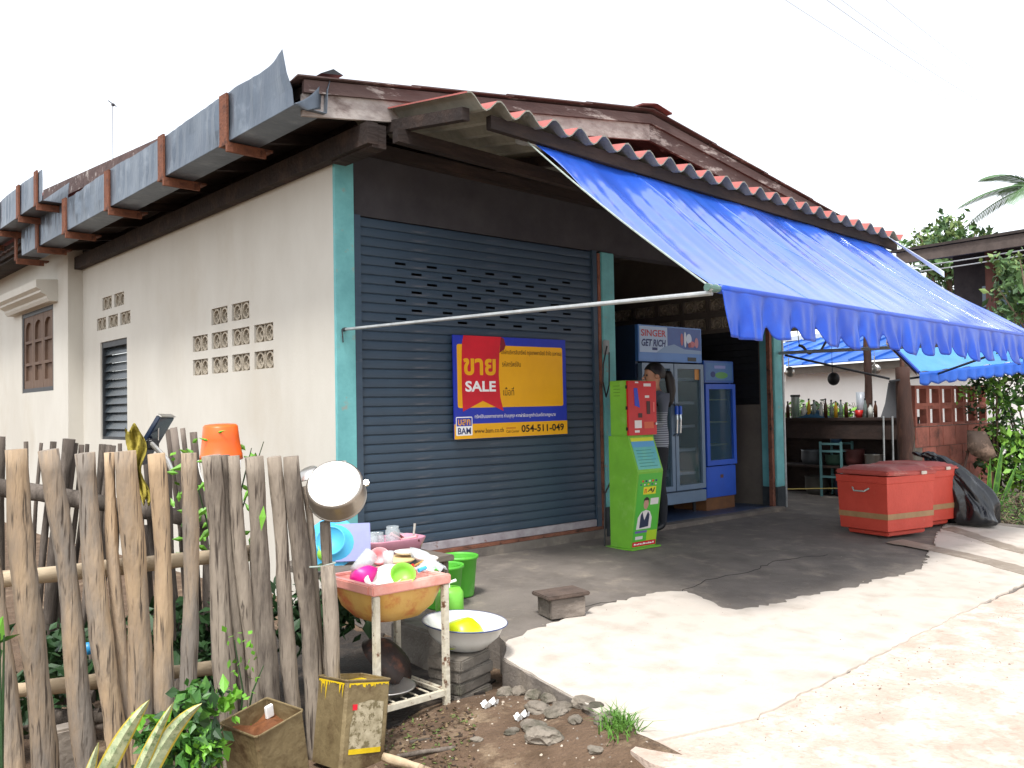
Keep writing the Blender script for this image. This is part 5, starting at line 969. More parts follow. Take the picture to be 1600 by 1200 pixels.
b.add(vs, [(i*n+j,i*n+(j+1)%n,(i+1)*n+(j+1)%n,(i+1)*n+j) for i in range(len(path)-1) for j in range(n)]+[tuple(range(n-1,-1,-1)),tuple((len(path)-1)*n+j for j in range(n))]); tag(b.build('rubbish_bag', BAGM, sub=1), 'full black plastic rubbish bag slumped against the red coolers', 'bag')
DAMP = mat('damp_concrete','#94887a','#85796b',4,.6,.3,60,c3='#a59a8c',c3scale=5,c3lo=.5,c3hi=.62)
def onslab(px, py):
    dr = FW + RT*((px-800)/FPX) - UP*((py-600)/FPX); t = (-.05+.05*CAM.y-CAM.z)/(dr.z-.05*dr.y); q = CAM+dr*t; return (min(q.x,6.85), q.y)
for pts in ([onslab(*p) for p in ((1385,848),(1440,858),(1520,876),(1580,893),(1610,902),(1612,889),(1560,876),(1500,862),(1450,851),(1410,843))], [onslab(*p) for p in ((1470,826),(1520,841),(1560,856),(1600,866),(1602,858),(1560,846),(1520,832),(1490,823))]): sheet('damp_streak', ragged([Vector(p) for p in pts], .015, .08), lambda x, y: slabz(x, y)+.0155, .003, DAMP, cell=0)
# ---------------------------------------------------------------- red block wall, posts, spade
WY = -1.0; wx0 = on(1431,690,'y',WY).x; BLK = mat('red_painted_block','#b57060','#a26152',5,.9,.5,50,c3='#6e4a40',c3scale=3,c3lo=.52,c3hi=.68,objrand=.15,bdist=.01)
RWL = thing('block_wall', (wx0,WY,-.1), 'dusty red painted block wall with pierced top courses behind the rubbish bag', 'wall')
bm_ = MB(); bm_.bbox((0,0,0),(.392,.09,.254),.006); bme = bm_.mesh('block', BLK)
vm_ = MB()
for a, c__ in (((0,0,0),(.37,.09,.035)),((0,0,.217),(.37,.09,.2595)),((0,0,.035),(.05,.09,.217)),((.32,0,.035),(.37,.09,.217))): vm_.box(a,c__)
vme = vm_.mesh('pierced_block', BLK)
for row in range(4):
    for k in range(6): inst('block', bme, RWL, (wx0+k*.4-(.2 if row%2 else 0)+.21, WY+random.uniform(-.004,.004), -.16+row*.26))
for row in range(2):
    for k in range(6): inst('pierced_block', vme, RWL, (wx0+k*.38+.01, WY+random.uniform(-.003,.003), .885+row*.26))
b = MB(); b.box((wx0,WY+.015,-.12),(wx0+2.6,WY+.075,.88)); b.build('mortar', M['block'], RWL)
DKW = mat('dark_post_wood','#4a3128','#35231d',7,.85,.6,24,stretch=(1,1,.25),c3='#6d4a3a',c3scale=3)
q = on(1413,660,'y',-1.08); b = MB(); log(b,(q.x,q.y,-.15),(q.x,q.y,1.62),.115,.105,10,12,.01); tag(b.build('timber_post', DKW), 'thick dark timber post at the end of the red block wall', 'post')
SPD = thing('spade', on(1500,740,'y',-1.16), 'rusty spade stood blade-up against the red block wall', 'spade'); SPD.location.z = -.15
b = MB(); b.smooth = True
def blade(u, v):
    c0, c1 = on(1512,678,'y',-1.22), on(1556,716,'y',-1.32); w_ = .16*(1-.55*max(0,v-.55)/.45); dn = Vector((-.1,.05,-.23)); p = c0.lerp(c1, u); return p + dn*(1-v)*(1-.35*u) + Vector((0,-.05*math.sin(math.pi*v),.03*math.sin(math.pi*u)))
oc = [(1511,672),(1523,673),(1539,674),(1549,694),(1557,712),(1541,722),(1517,710),(1511,700)]; cc_ = at(1534,698,11.28); b.add([at(x,y,11.3) for x,y in oc]+[cc_]+[at(x+2,y+1,11.36) for x,y in oc]+[cc_+FW*.05], [(i,(i+1)%8,8) for i in range(8)]+[(9+(i+1)%8,9+i,17) for i in range(8)]+[(i,9+i,9+(i+1)%8,(i+1)%8) for i in range(8)]); b.build('blade', mat('rusty_blade','#4f3f34','#3f3229',6,.75,.3,c3='#8a7262',c3scale=3), SPD)
_f = at(1497,790,11.4); b = MB(); b.tube([at(1516,690,11.34), at(1506,735,11.37), Vector((_f.x,_f.y,-.15))], .018, 8); b.build('shaft', DKW, SPD)
# second blue awning further along
AW2 = thing('far_awning', (9.0,-1.3,1.5), 'smaller blue awning beyond the main one over the red block wall', 'awning')
P0, P1 = on(1436,582,'y',-1.25), on(1640,560,'y',-2.1); P2, P3 = on(1388,534,'y',-.75), on(1640,545,'y',-1.5); FADE = mat('pale_blue_canvas','#4f93d0','#4286c4',3,.5,.1,80,coat=.3)
b = MB(); b.smooth = True; b.grid(lambda u, v: P2.lerp(P3,u).lerp(P0.lerp(P1,u),v)+Vector((0,0,-.05*math.sin(math.pi*v)*math.sin(math.pi*u)+.012*math.sin(u*40)*v)), 40, 12); b.build('canopy', FADE, AW2, solid=.003)
b = MB(); b.smooth = True; b.grid(lambda u, v: P0.lerp(P1,u)+Vector((0,-.004+.012*math.sin(u*90)*v,-(.13+.035*abs(math.sin(u*34)))*v)), 160, 5); b.build('valance', mat('sky_canvas','#145ac0','#1050b0',3,.5,coat=.3), AW2, solid=.003)
b = MB(); b.smooth = True; b.grid(lambda u, v: P2.lerp(P0, v)+ (Vector((.35,.15,.18))*u)*(1-v*.75) + Vector((0,.03,-.03)), 8, 8); b.build('rolled_flap', mat('brown_tarp','#7d6c64','#6b5b54',4,.8,.3), AW2, solid=.003)
b = MB(); b.tube([P2, P0], .02, 8); b.build('edge_tube', mat('blue_tube','#1a3f9c',rough=.4), AW2)
b = MB(); b.tube([Vector((6.26,-.05,1.80)), on(1390,592,'y',-1.02)], .014, 7); b.build('stay_rod', M['black'], AW2); b = MB(); b.tube([on(1390,596,'y',-1.02), on(1460,586,'y',-1.3), on(1545,556,'y',-2.2)], .014, 7); b.build('stay_rod', M['black'], AW2)
# ---------------------------------------------------------------- open kitchen corner
KX = 7.75
kt = lambda px, py: on(px, py, 'x', KX)
t0, t1 = kt(1216,640), kt(1398,640)
CT = thing('kitchen_counter', (KX+.3,.1,-.07), 'dark wooden kitchen counter crowded with bottles beyond the end pillar', 'counter'); CZ = 1.0
DKC = mat('counter_dark','#3a2a24','#2b201c',6,.8,.3)
b = MB(); b.bbox((KX-.05,t1.y-.1,CZ-.04),(KX+.55,t0.y+.3,CZ),.006); b.build('counter_top', DKC, CT); b = MB(); b.box((KX-.02,t1.y-.08,CZ-.28),(KX,t0.y+.28,CZ-.041)); b.build('apron_board', DKC, CT); b = MB(); b.box((KX,t1.y-.05,.32),(KX+.5,t0.y+.25,.35)); b.build('lower_shelf', DKC, CT)
b = MB(); b.box((KX+.5,t1.y-.08,-.07),(KX+.52,t0.y+.28,CZ-.041)); b.build('back_board', DKC, CT)
for y in (t1.y-.05, t0.y+.25):
    for x in (KX+.01, KX+.47): b = MB(); b.bbox((x-.025,y-.025,-.08),(x+.025,y+.025,CZ-.041),.004); b.build('leg', DKC, CT)
def jar(px, wpx, hpx, m_, lb, cat='bottle', capm=None, dx=.12, neck=.4, name='bottle'):
    p = on(px, 640, 'x', KX+dx); d = (p-CAM).dot(FW); r_ = wpx*.5*d/FPX; h_ = hpx*d/FPX; o = thing(name, (p.x,p.y,CZ+.001), lb, cat, 'bottles and jars on the kitchen counter'); b = MB(); b.smooth = True
    b.lathe([(0,0),(r_,0),(r_,h_*.62),(r_*neck,h_*.82),(r_*neck,h_*.92)], Matrix.Translation((p.x,p.y,CZ+.001)), 14); b.build('body', m_, o); b = MB(); b.lathe([(0,h_*.91),(r_*neck*1.15,h_*.91),(r_*neck*1.15,h_),(0,h_)], Matrix.Translation((p.x,p.y,CZ+.001)), 12); b.build('cap', capm or M['black'], o)
cg = glass('bottle_glass','#7c8a86',.7,.1); cb = mat('sauce_brown','#4a2a18',rough=.3); cy_ = mat('oil_yellow','#c79a2a',rough=.3); cw = mat('jar_white','#c9cbc4',rough=.4)
jar(1243,13,36,cg,'wide storage jar with dark lid at the left of the counter','jar',neck=1.0,name='storage_jar')
for px, w_, h_, m_, lb in ((1272,7,28,cg,'clear bottle right of the storage jar'),(1283,6,24,cw,'small white bottle behind the blue cloth'),(1290,6,30,cb,'dark sauce bottle rising behind the blue cloth'),(1299,6,28,cg,'clear bottle beside the dark sauce bottle'),(1306,6,26,cy_,'yellow oil bottle in the middle of the counter'),(1314,6,28,cg,'clear bottle right of the yellow oil bottle'),(1322,6,24,cb,'brown sauce bottle next to the stacked cups'),(1222,7,22,cw,'stubby white jar at the far left of the counter'),(1231,6,26,cb,'brown bottle just left of the storage jar'),(1256,8,22,cw,'white tub right beside the storage jar'),(1264,6,30,cy_,'tall amber bottle behind the storage jar'),(1352,6,30,cg,'clear bottle just right of the post'),(1360,8,22,cw,'white tub right of the post'),(1368,6,26,cb,'brown bottle near the grey splash sheet')): jar(px,w_,h_,m_,lb)
p = kt(1335,640)+Vector((.12,0,0)); b = MB(); b.smooth = True; b.lathe([(0,0),(.045,0),(.055,.10),(.05,.10),(.0,.09)], Matrix.Translation((p.x,p.y,CZ+.001)), 16); tag(b.build('red_cup', mat('red_cup','#b3221e',rough=.4)), 'red plastic cup standing on the counter by the post', 'cup')
p = kt(1331,640)+Vector((.25,0,0)); b = MB(); b.smooth = True; b.lathe([(0,0),(.05,0),(.06,.34),(.055,.34),(0,.33)], Matrix.Translation((p.x,p.y,CZ+.001)), 16); tag(b.build('cup_stack', glass('frosted','#b9c2cc',.75,.3)), 'tall stack of frosted plastic cups beside the post', 'cups')
p = kt(1262,640); b = MB(); b.smooth = True; b.grid(lambda u, v: Vector((KX+.05+.3*v, p.y-.20+.42*u, CZ+.003+.12*math.sin(math.pi*u)**1.5*math.sin(math.pi*v)*(1+.2*math.sin(u*9)))), 18, 10); tag(b.build('blue_cloth', mat('dusky_blue_cloth','#2f5a78','#27506c',6,.8,.2), solid=.004), 'dusky blue cloth heaped on the kitchen counter', 'cloth')
q = kt(1346,640); b = MB(); log(b,(KX+.2,q.y,CZ-.1+.101),(KX+.2,q.y-.01,2.3),.062,.055,9,10,.008); tag(b.build('roof_post', DKW), 'dark round wooden post standing among the counter bottles', 'post')
b = MB(); a, c__ = kt(1376,662), kt(1402,600); b.prism([kt(1372,664),kt(1400,664),kt(1402,596),kt(1388,598),kt(1383,630)], (.02,0,0)); tag(b.build('grey_sheet', mat('grey_sheet','#6b6c70','#5d5e62',3,.7)), 'grey metal splash sheet standing at the right end of the counter', 'sheet')
for px in (1386,1400): b = MB(); b.tube([kt(px,650)+Vector((-.1,0,0)), Vector((KX-.1,kt(px,700).y,-.08))], .012, 7); tag(b.build('steel_tube', M['tubegrey']), ('left' if px == 1386 else 'right')+' of two thin upright steel tubes before the timber post', 'tube')
RK = mat('rack_blue_green','#5f8a8c','#54797c',6,.5); p = on(1284,776,'z',-.07); RKT = thing('metal_rack', (p.x,p.y,-.07), 'pale blue-green metal rack standing in the dark kitchen', 'rack'); rx, ry = p.x, p.y; rw = .30
c1_ = on(1281,690,'x',rx); hT = c1_.z
for dx in (0,.3):
    for dy in (0,-rw): b = MB(); b.bbox((rx+dx-.014,ry+dy-.014,slabz(rx,ry)-.01),(rx+dx+.014,ry+dy+.014,hT),.003); b.build('leg', RK, RKT)
for z in (hT-.03,hT-.13,hT*.30,):
    for dx in (0,.3): b = MB(); b.bbox((rx+dx-.010,ry-rw+.015,z-.014),(rx+dx+.010,ry-.015,z+.014),.002); b.build('rail', RK, RKT)
    b = MB(); b.box((rx+.012,ry-rw+.012,z-.004),(rx+.288,ry-.012,z+.004)); b.build('shelf', RK, RKT)
p = on(1365,704,'x',KX+.1); dish('stock_pot', [(0,0),(.10,0),(.12,.02),(.125,.16),(.132,.165),(.12,.165),(.11,.02),(0,.012)], Vector((KX+.12,p.y,.352)), (0,0,1), STEEL, 'round steel stock pot on the lower shelf of the counter', 'pot')
p = on(1296,690,'x',rx); dish('blue_pot', [(0,0),(.07,0),(.085,.10),(.08,.10),(0,.01)], Vector((rx+.15,ry-.15,hT-.024)), (0,0,1), mat('dark_blue_enamel','#24405c',rough=.4), 'small dark blue pot on top of the metal rack', 'pot')
b = MB(); b.tube([(6.25,-.035,.16),(7.2,-.5,.13),(7.7,-.95,.12)], .006, 6); tag(b.build('stretched_string', mat('yellow_cord','#b5a25a',rough=.8)), 'thin yellow cord stretched low across the kitchen opening', 'cord')
b = MB(); c0 = on(1249,540,'y',-.3); c1 = on(1290,538,'y',-.3); b.tube([c0.lerp(c1,t)+Vector((0,0,-.09*math.sin(math.pi*t)+.02*math.sin(t*14))) for t in np.linspace(0,1,14)], .016, 7, True, .2); b.tube([c0, c0+Vector((0,.1,.9))], .005, 5); b.tube([c1, c1+Vector((0,.1,.9))], .005, 5); tag(b.build('hanging_garland', M['wood_dark']), 'dark dried garland hanging below the awning by the end pillar', 'garland')
# clutter stored under and around the counter
for k, (yy, zz, r_, h_, m_, nm, lb) in enumerate(((.62,.352,.14,.20,mat('dull_aluminium','#6e7276','#5e6266',5,.4,metal=.5),'cauldron','dull aluminium cauldron at the left of the lower counter shelf'),(.28,.352,.12,.14,mat('dull_green_tub','#3d5c4c',rough=.6),'tub','dull green tub on the lower counter shelf'),(-.02,.352,.13,.22,mat('dusky_red_tub','#5c2f2c',rough=.6),'bucket','dusky red bucket on the lower counter shelf'),(.55,-.075,.16,.26,mat('grey_sack','#55524c',rough=.9),'sack','grey sack on the floor under the counter, left'),(.12,-.075,.15,.24,mat('dark_blue_tub','#26394f',rough=.6),'tub','dark blue tub on the floor under the counter, middle'),(-.32,-.075,.14,.28,mat('brown_jar','#4a382c',rough=.6),'jar','brown clay jar on the floor under the counter, right'))):
    dish(nm, [(0,0),(r_*.8,0),(r_,h_*.35),(r_*.97,h_*.9),(r_*1.03,h_),(r_*.9,h_),(r_*.85,h_*.5),(0,h_*.3)], Vector((KX+.24,yy,zz)), (0,0,1), m_, lb, nm)
for k, (px, py, hh, m_, nm, lb) in enumerate(((1232,560,.22,STEEL,'ladle','steel ladle hanging left of the roof post'),(1300,566,.26,M['black'],'frying_pan','black frying pan hanging near the roof post'),(1366,556,.20,STEEL,'strainer','steel strainer hanging right of the roof post'))):
    p = on(px,py,'x',KX+.45); b = MB(); b.tube([p+Vector((0,0,.9)), p], .003, 5); b.tube([p, p+Vector((0,0,-hh*.6))], .007, 6); b.smooth = True; b.lathe([(0,0),(hh*.3,.005),(hh*.36,.03),(hh*.34,.03),(0,.012)], Matrix.Translation(p+Vector((0,0,-hh*.9))) @ Matrix.Rotation(R(90),4,'Y'), 18); tag(b.build(nm, m_), lb, nm.replace('_',' '))
kr = MB(); kr.prism([(6.25,-.3,2.62),(9.2,-.3,2.35),(9.2,-.3,2.38),(6.25,-.3,2.65)], (0,3.3,0)); KRF = thing('kitchen_roof', (7.6,1,2.4), 'dark lean-to roof over the open kitchen', 'roof'); kr.build('roof_sheet', M['undertile'], KRF)
for x, y in ((9.1,2.8),(9.1,-.2)): b = MB(); log(b,(x,y,-.12),(x,y,2.36),.05,.045,8,8,.01); b.build('post', DKW, KRF)
# ---------------------------------------------------------------- person at the kiosk
PR = thing('person', (3.46,-.30,-.03), 'woman in grey and striped top with dark ponytail standing behind the kiosk', 'person')
SKIN = mat('skin','#b58468','#a97a5f',6,.55); HAIR = mat('dark_hair','#1c1614','#120e0d',30,.45,.3,120); TRS = mat('dark_trousers','#20222a','#191b22',6,.85,.2)
TOPM = mat('grey_striped_top','#5c6068',rough=.9); nt = TOPM.node_tree; N_ = nt.nodes; tc = N_.new('ShaderNodeTexCoord'); sx_ = N_.new('ShaderNodeSeparateXYZ'); nt.links.new(tc.outputs['Object'], sx_.inputs[0])
mm = N_.new('ShaderNodeMath'); mm.operation='MULTIPLY'; mm.inputs[1].default_value=46; nt.links.new(sx_.outputs[2], mm.inputs[0]); fr_ = N_.new('ShaderNodeMath'); fr_.operation='FRACT'; nt.links.new(mm.outputs[0], fr_.inputs[0])
gt = N_.new('ShaderNodeMath'); gt.operation='GREATER_THAN'; gt.inputs[1].default_value=.5; nt.links.new(fr_.outputs[0], gt.inputs[0]); lt_ = N_.new('ShaderNodeMath'); lt_.operation='LESS_THAN'; lt_.inputs[1].default_value=1.17; nt.links.new(sx_.outputs[2], lt_.inputs[0])
ml = N_.new('ShaderNodeMath'); ml.operation='MULTIPLY'; nt.links.new(gt.outputs[0], ml.inputs[0]); nt.links.new(lt_.outputs[0], ml.inputs[1]); mx = N_.new('ShaderNodeMix'); mx.data_type='RGBA'; mx.inputs[6].default_value=lin('#5c6270'); mx.inputs[7].default_value=lin('#9a9fa8'); nt.links.new(ml.outputs[0], mx.inputs[0]); nt.links.new(mx.outputs[2], N_['Principled BSDF'].inputs['Base Color'])
pf = Vector((-.80,.42,0)).normalized(); pl = Vector((0,0,1)).cross(pf)
def L(fw_, lf, z): return pf*fw_ + pl*lf + Vector((0,0,z))
V, E_, RD = [], [], []
def vtx(p, r_): V.append(p); RD.append(r_ if isinstance(r_, tuple) else (r_, r_)); return len(V)-1
def chain(start, items):
    k = start
    for p, r_ in items: n_ = vtx(p, r_); E_.append((k, n_)); k = n_
    return k
pel = vtx(L(0,0,.92), (.145,.115)); 
chest = chain(pel, [(L(0,0,1.04),(.125,.095)),(L(.0,0,1.18),(.135,.10)),(L(-.01,0,1.30),(.125,.09))])
neck = chain(chest, [(L(.0,0,1.385),.052),(L(.015,0,1.43),.05)]); chain(neck, [(L(.03,0,1.50),(.075,.088)),(L(.03,0,1.575),(.082,.095)),(L(.015,0,1.63),(.06,.07))])
hands = []
for s_ in (-1, 1):
    hip = chain(pel, [(L(0,.085*s_,.86),.098)]); chain(hip, [(L(.015,.09*s_,.66),.082),(L(.02,.09*s_,.48),.060),(L(-.01,.09*s_,.30),.056),(L(-.01,.09*s_,.11),.040),(L(.0,.09*s_,.05),.040),(L(.12,.10*s_,.025),.032),(L(.17,.10*s_,.02),.024)])
    sh = chain(chest, [(L(-.01,.15*s_,1.315),.058)]); el = chain(sh, [(L(0,.19*s_,1.19),.046),(L(.03,.205*s_,1.05),.038)]); wr_ = chain(el, [(L(.13,.18*s_,1.08),.034),(L(.235,.14*s_,1.13),.025)]); pm = chain(wr_, [(L(.29,.13*s_,1.15),(.034,.018))]); hands.append(L(.29,.13*s_,1.15))
    for k in range(4): y_ = .13*s_ + (k-1.5)*.017; ln_ = (.055,.065,.062,.048)[k]; chain(pm, [(L(.33,y_,1.158),.0095),(L(.33+ln_*.6,y_,1.155),.0085),(L(.33+ln_,y_,1.135),.007)])
    chain(wr_, [(L(.265,(.13-.035)*s_ if s_>0 else -.095,1.15),.011),(L(.30,.085*s_,1.16),.009),(L(.325,.075*s_,1.155),.0075)])
chain(neck+0, []) 
me = bpy.data.meshes.new('body'); me.from_pydata(V, E_, []); ob = bpy.data.objects.new('body', me); COL.objects.link(ob)
sm_ = ob.modifiers.new('skin','SKIN'); sm_.use_smooth_shade = True; 
for i, r_ in enumerate(RD): me.skin_vertices[0].data[i].radius = r_
me.skin_vertices[0].data[pel].use_root = True; ss = ob.modifiers.new('sub','SUBSURF'); ss.levels = 2; ss.render_levels = 2
bme_ = bpy.data.meshes.new_from_object(ob.evaluated_get(bpy.context.evaluated_depsgraph_get())); bpy.data.objects.remove(ob)
bme_.materials.clear(); [bme_.materials.append(m_) for m_ in (SKIN, TOPM, TRS, M['black'])]
for p in bme_.polygons:
    c__ = p.center; p.use_smooth = True; nearh = min((c__-h_).length for h_ in hands) < .19
    p.material_index = 0 if (nearh or c__.z > 1.385) else (1 if c__.z > .84 else (2 if c__.z > .07 else 3))
bo_ = bpy.data.objects.new('body', bme_); COL.objects.link(bo_); bo_.parent = PR
b = MB(); b.smooth = True
def hair(u, v):
    th, ph = 2*math.pi*u, math.pi*(.0+.62*v); r_ = Vector((math.sin(ph)*math.cos(th), math.sin(ph)*math.sin(th), math.cos(ph))); front = max(0, math.cos(th))*max(0,(v-.62))/.38
    return L(0.005,0,1.555) + pf*(r_.x*(.112-.02*front)) + pl*r_.y*.098 + Vector((0,0,r_.z*.118+.10*front))
b.grid(hair, 28, 14); hr_ = b.build('hair', HAIR, PR); hr_.data.transform(Matrix.Translation(PR.location)) 
b = MB(); b.smooth = True; b.tube([L(-.09,0,1.56),L(-.135,.0,1.55),L(-.16,.0,1.48),L(-.165,.01,1.38),L(-.15,.01,1.28),L(-.135,.01,1.22)], [.03,.045,.05,.045,.035,.012], 12, True, .05); o = b.build('ponytail', HAIR, PR); o.data.transform(Matrix.Translation(PR.location))
b = MB(); b.smooth = True; b.tube([L(.115,0,1.53),L(.135,0,1.505),L(.115,0,1.495)],[.008,.014,.008],8); o = b.build('nose', SKIN, PR); o.data.transform(Matrix.Translation(PR.location))
for s_ in (-1,1):
    b = MB(); b.smooth = True; b.lathe([(0,.006),(.010,.004),(.013,0),(.010,-.004),(0,-.006)], Matrix.Translation(L(.105,.034*s_,1.54)) @ pf.to_track_quat('Z','Y').to_matrix().to_4x4(), 10); o = b.build('eye', M['black'], PR); o.data.transform(Matrix.Translation(PR.location))
    b = MB(); b.smooth = True; b.lathe([(0,.012),(.018,.008),(.026,0),(.018,-.008),(0,-.012)], Matrix.Translation(L(.02,.092*s_,1.525)) @ (pl*s_).to_track_quat('Z','Y').to_matrix().to_4x4(), 10); o = b.build('ear', SKIN, PR); o.data.transform(Matrix.Translation(PR.location))
b = MB(); b.tube([L(.112,-.022,1.468),L(.118,0,1.468),L(.112,.022,1.468)],[.004,.007,.004],6); o = b.build('mouth', mat('lips','#8a4a44',rough=.5), PR); o.data.transform(Matrix.Translation(PR.location))
# ---------------------------------------------------------------- neighbours
WH = mat('white_wall','#f4f1ec','#ece8e2',1,.9,.1); BR = mat('blue_roof','#2c62b8','#2658aa',2,.5,.1,c3='#5585c8',c3scale=1.5)
e0 = at(1160,578,26.0); z_ = e0.z; d1 = (z_-CAM.z)/((at(1440,558,1)-CAM).z); e1 = at(1440,558,d1); al = (e1-e0); al.z = 0; al.normalize(); bk_ = Vector((-al.y, al.x, 0)); bk_ = bk_ if bk_.dot(FW) > 0 else -bk_
e0 = Vector((e0.x,e0.y,z_)); Lh = (Vector((e1.x,e1.y,0))-Vector((e0.x,e0.y,0))).length
NH = thing('white_house', (e0.x,e0.y,-.42), 'white neighbouring house with blue sheet roof seen past the kitchen', 'house')
Mh = Matrix((al, bk_, Vector((0,0,1)))).transposed().to_4x4(); Mh.translation = Vector((e0.x,e0.y,0))
b = MB(); b.box((-1,.5,-.42),(Lh+2,5,z_-.02),Mh); b.build('wall', WH, NH)
b = MB(); b.box((-1.3,0,z_-.22),(Lh+2.3,.08,z_-.03),Mh); b.build('fascia', mat('fascia_brown','#6b6258','#5a5148',4,.8), NH)
for k in range(int((Lh+3.4)/.8)):
    x0 = -1.4+k*.8; b = MB(); b.prism([Mh @ Vector((x0,-.15,z_)), Mh @ Vector((x0+.79,-.15,z_)), Mh @ Vector((x0+.79,3.0,z_+.95)), Mh @ Vector((x0,3.0,z_+.95))], (0,0,.03)); b.build('roof_sheet', BR, NH)
    b = MB(); b.prism([Mh @ Vector((x0+.76,-.16,z_+.03)), Mh @ Vector((x0+.80,-.16,z_+.03)), Mh @ Vector((x0+.80,3.0,z_+.98)), Mh @ Vector((x0+.76,3.0,z_+.98))], (0,0,.05)); b.build('roof_rib', BR, NH)
b = MB(); b.box((-1.5,2.9,z_+.98),(Lh+2.5,3.3,z_+1.12),Mh); b.build('ridge', mat('pale_ridge','#bfc4c6',rough=.6), NH)
sg = at(1216,583,23.5); b = MB(); b.bbox((-.25,-.02,-.3),(.25,.02,.3),.01,frame(sg,RT,-FW) @ Matrix.Rotation(R(-90),4,'X')); PLQ = thing('notice_board', (sg.x,sg.y,sg.z), 'small brown-framed white notice on the white house wall', 'notice')
o = b.build('frame_board', mat('notice_brown','#6a4a38',rough=.7), PLQ); Mq2 = frame(sg-FW*.03-RT*.19-UP*.22, RT, UP); patch('notice_paper', Mq2, rect(0,0,.38,.44), M['white'], PLQ, 0); patch('emblem', Mq2, [(.08,.32),(.30,.32),(.19,.08)], mat('emblem_green','#4a5a4a',rough=.7), PLQ, .004); patch('emblem_core', Mq2, [(.14,.28),(.24,.28),(.19,.17)], M['white'], PLQ, .008)
# dark timber house upper right
DK = mat('dark_eave','#3a322f','#2c2523',4,.85,.3); PLK = mat('plank_brown','#6b4438','#57362c',5,.85,.4,stretch=(1,1,.2),objrand=.25); h0 = at(1425,392,21); hz = h0.z; d2 = (hz-CAM.z)/((at(1720,345,1)-CAM).z); h1 = at(1720,345,d2); ah = h1-h0; ah.z=0; Ld = ah.length; ah.normalize(); bh = Vector((-ah.y,ah.x,0)); bh = bh if bh.dot(FW) > 0 else -bh
DH = thing('timber_house', (h0.x,h0.y,-.42), 'dark raised timber house with long eave at the upper right', 'house'); Md = Matrix((ah,bh,Vector((0,0,1)))).transposed().to_4x4(); Md.translation = Vector((h0.x,h0.y,0))
b = MB(); b.box((-.4,0,hz-.26),(Ld+2,.10,hz),Md); b.build('eave_board', mat('eave_grey','#5a4f4a','#4a403c',5,.8,.3), DH)
b = MB(); b.prism([Md @ Vector((-.5,-.05,hz+.02)),Md @ Vector((Ld+2,-.05,hz+.02)),Md @ Vector((Ld+2,6,hz+.25)),Md @ Vector((-.5,6,hz+.25))], (0,0,.06)); b.build('roof', DK, DH)
b = MB(); b.box((-.2,.2,hz-.04),(Ld+1.5,1.5,hz+.0),Md); b.build('soffit', DK, DH)
b = MB(); b.box((.2,1.52,hz-1.55),(Ld+1.5,1.62,hz-.025),Md); b.build('upper_wall', DK, DH)
gp = mat('dusty_pane','#6d7f88','#5f7079',3,.25)
for k in range(8): b = MB(); b.box((.9+k*.72,1.45,hz-1.35),(.9+k*.72+.64,1.515,hz-.85),Md); b.build('window_pane', gp, DH)
for k in range(26): b = MB(); b.box((.2+k*.26,1.50,hz-4.2),(.2+k*.26+.245,1.60,hz-1.56),Md); b.build('plank', PLK, DH)
for k in range(3): b = MB(); b.box((1.1+k*1.6,1.2,-.42),(1.3+k*1.6,1.4,hz-.06),Md); b.build('post', PLK, DH)
b = MB(); b.box((.25,1.65,-.42),(Ld+1.5,5,hz-.05),Md); b.build('core_wall', DK, DH)
# ---------------------------------------------------------------- trees, palm, hedge
TRK = mat('bark','#6b5a48','#55463a',7,.9,.6,24,stretch=(1,1,.3)); FOL = [mat('crown_green','#5f7f4a','#4c6c3c',4,.6), mat('crown_olive','#7a8f52','#687d46',4,.6), mat('crown_deep','#3f5c34','#34502c',4,.6)]
def tree(name, label, base, c__, rad, n, sz, r_):
    o = thing(name, base, label, 'tree'); b = MB(); base = Vector(base); c__ = Vector(c__); b.smooth = True; b.tube([base, base.lerp(c__,.5)+Vector((.1,0,0)), c__], [r_, r_*.8, r_*.4], 9)
    for k in range(7): d = Vector(rng.normal(size=3)); d.z = abs(d.z); b.tube([base.lerp(c__,.55+.06*k), c__+Vector((d.x*rad[0]*.5,d.y*rad[1]*.5,d.z*rad[2]*.4))], [r_*.4,r_*.1], 6)
    b.build('trunk', TRK, o); b = MB()
    for k, m_ in enumerate(FOL): b.cur = k; leafcloud(b, c__, rad, n//3, sz)
    b.build('crown', FOL, o)
g_ = at(1482,420,36); tree('broadleaf_tree', 'round leafy tree rising behind the dark timber house', (g_.x,g_.y,-.42), at(1482,395,36), (1.7,1.7,1.3), 2400, .16, .18)
g_ = at(1620,500,14); tree('vine_tree', 'slim vine-hung tree in front of the timber house at the right edge', (g_.x,g_.y,-.42), at(1612,470,14), (.55,.55,.75), 900, .075, .06)
pc2 = at(1618,292,15.5); PLM = thing('palm_tree', (pc2.x,pc2.y,-.42), 'palm tree whose fronds poke in at the right edge', 'palm')
b = MB(); b.smooth = True; b.tube([(pc2.x+.1,pc2.y,-.45),(pc2.x+.05,pc2.y,2.5),tuple(pc2-Vector((0,0,.1)))], [.13,.11,.09], 10); b.build('trunk', TRK, PLM)
PLMG = mat('palm_green','#5a7a4a','#48683c',6,.5)
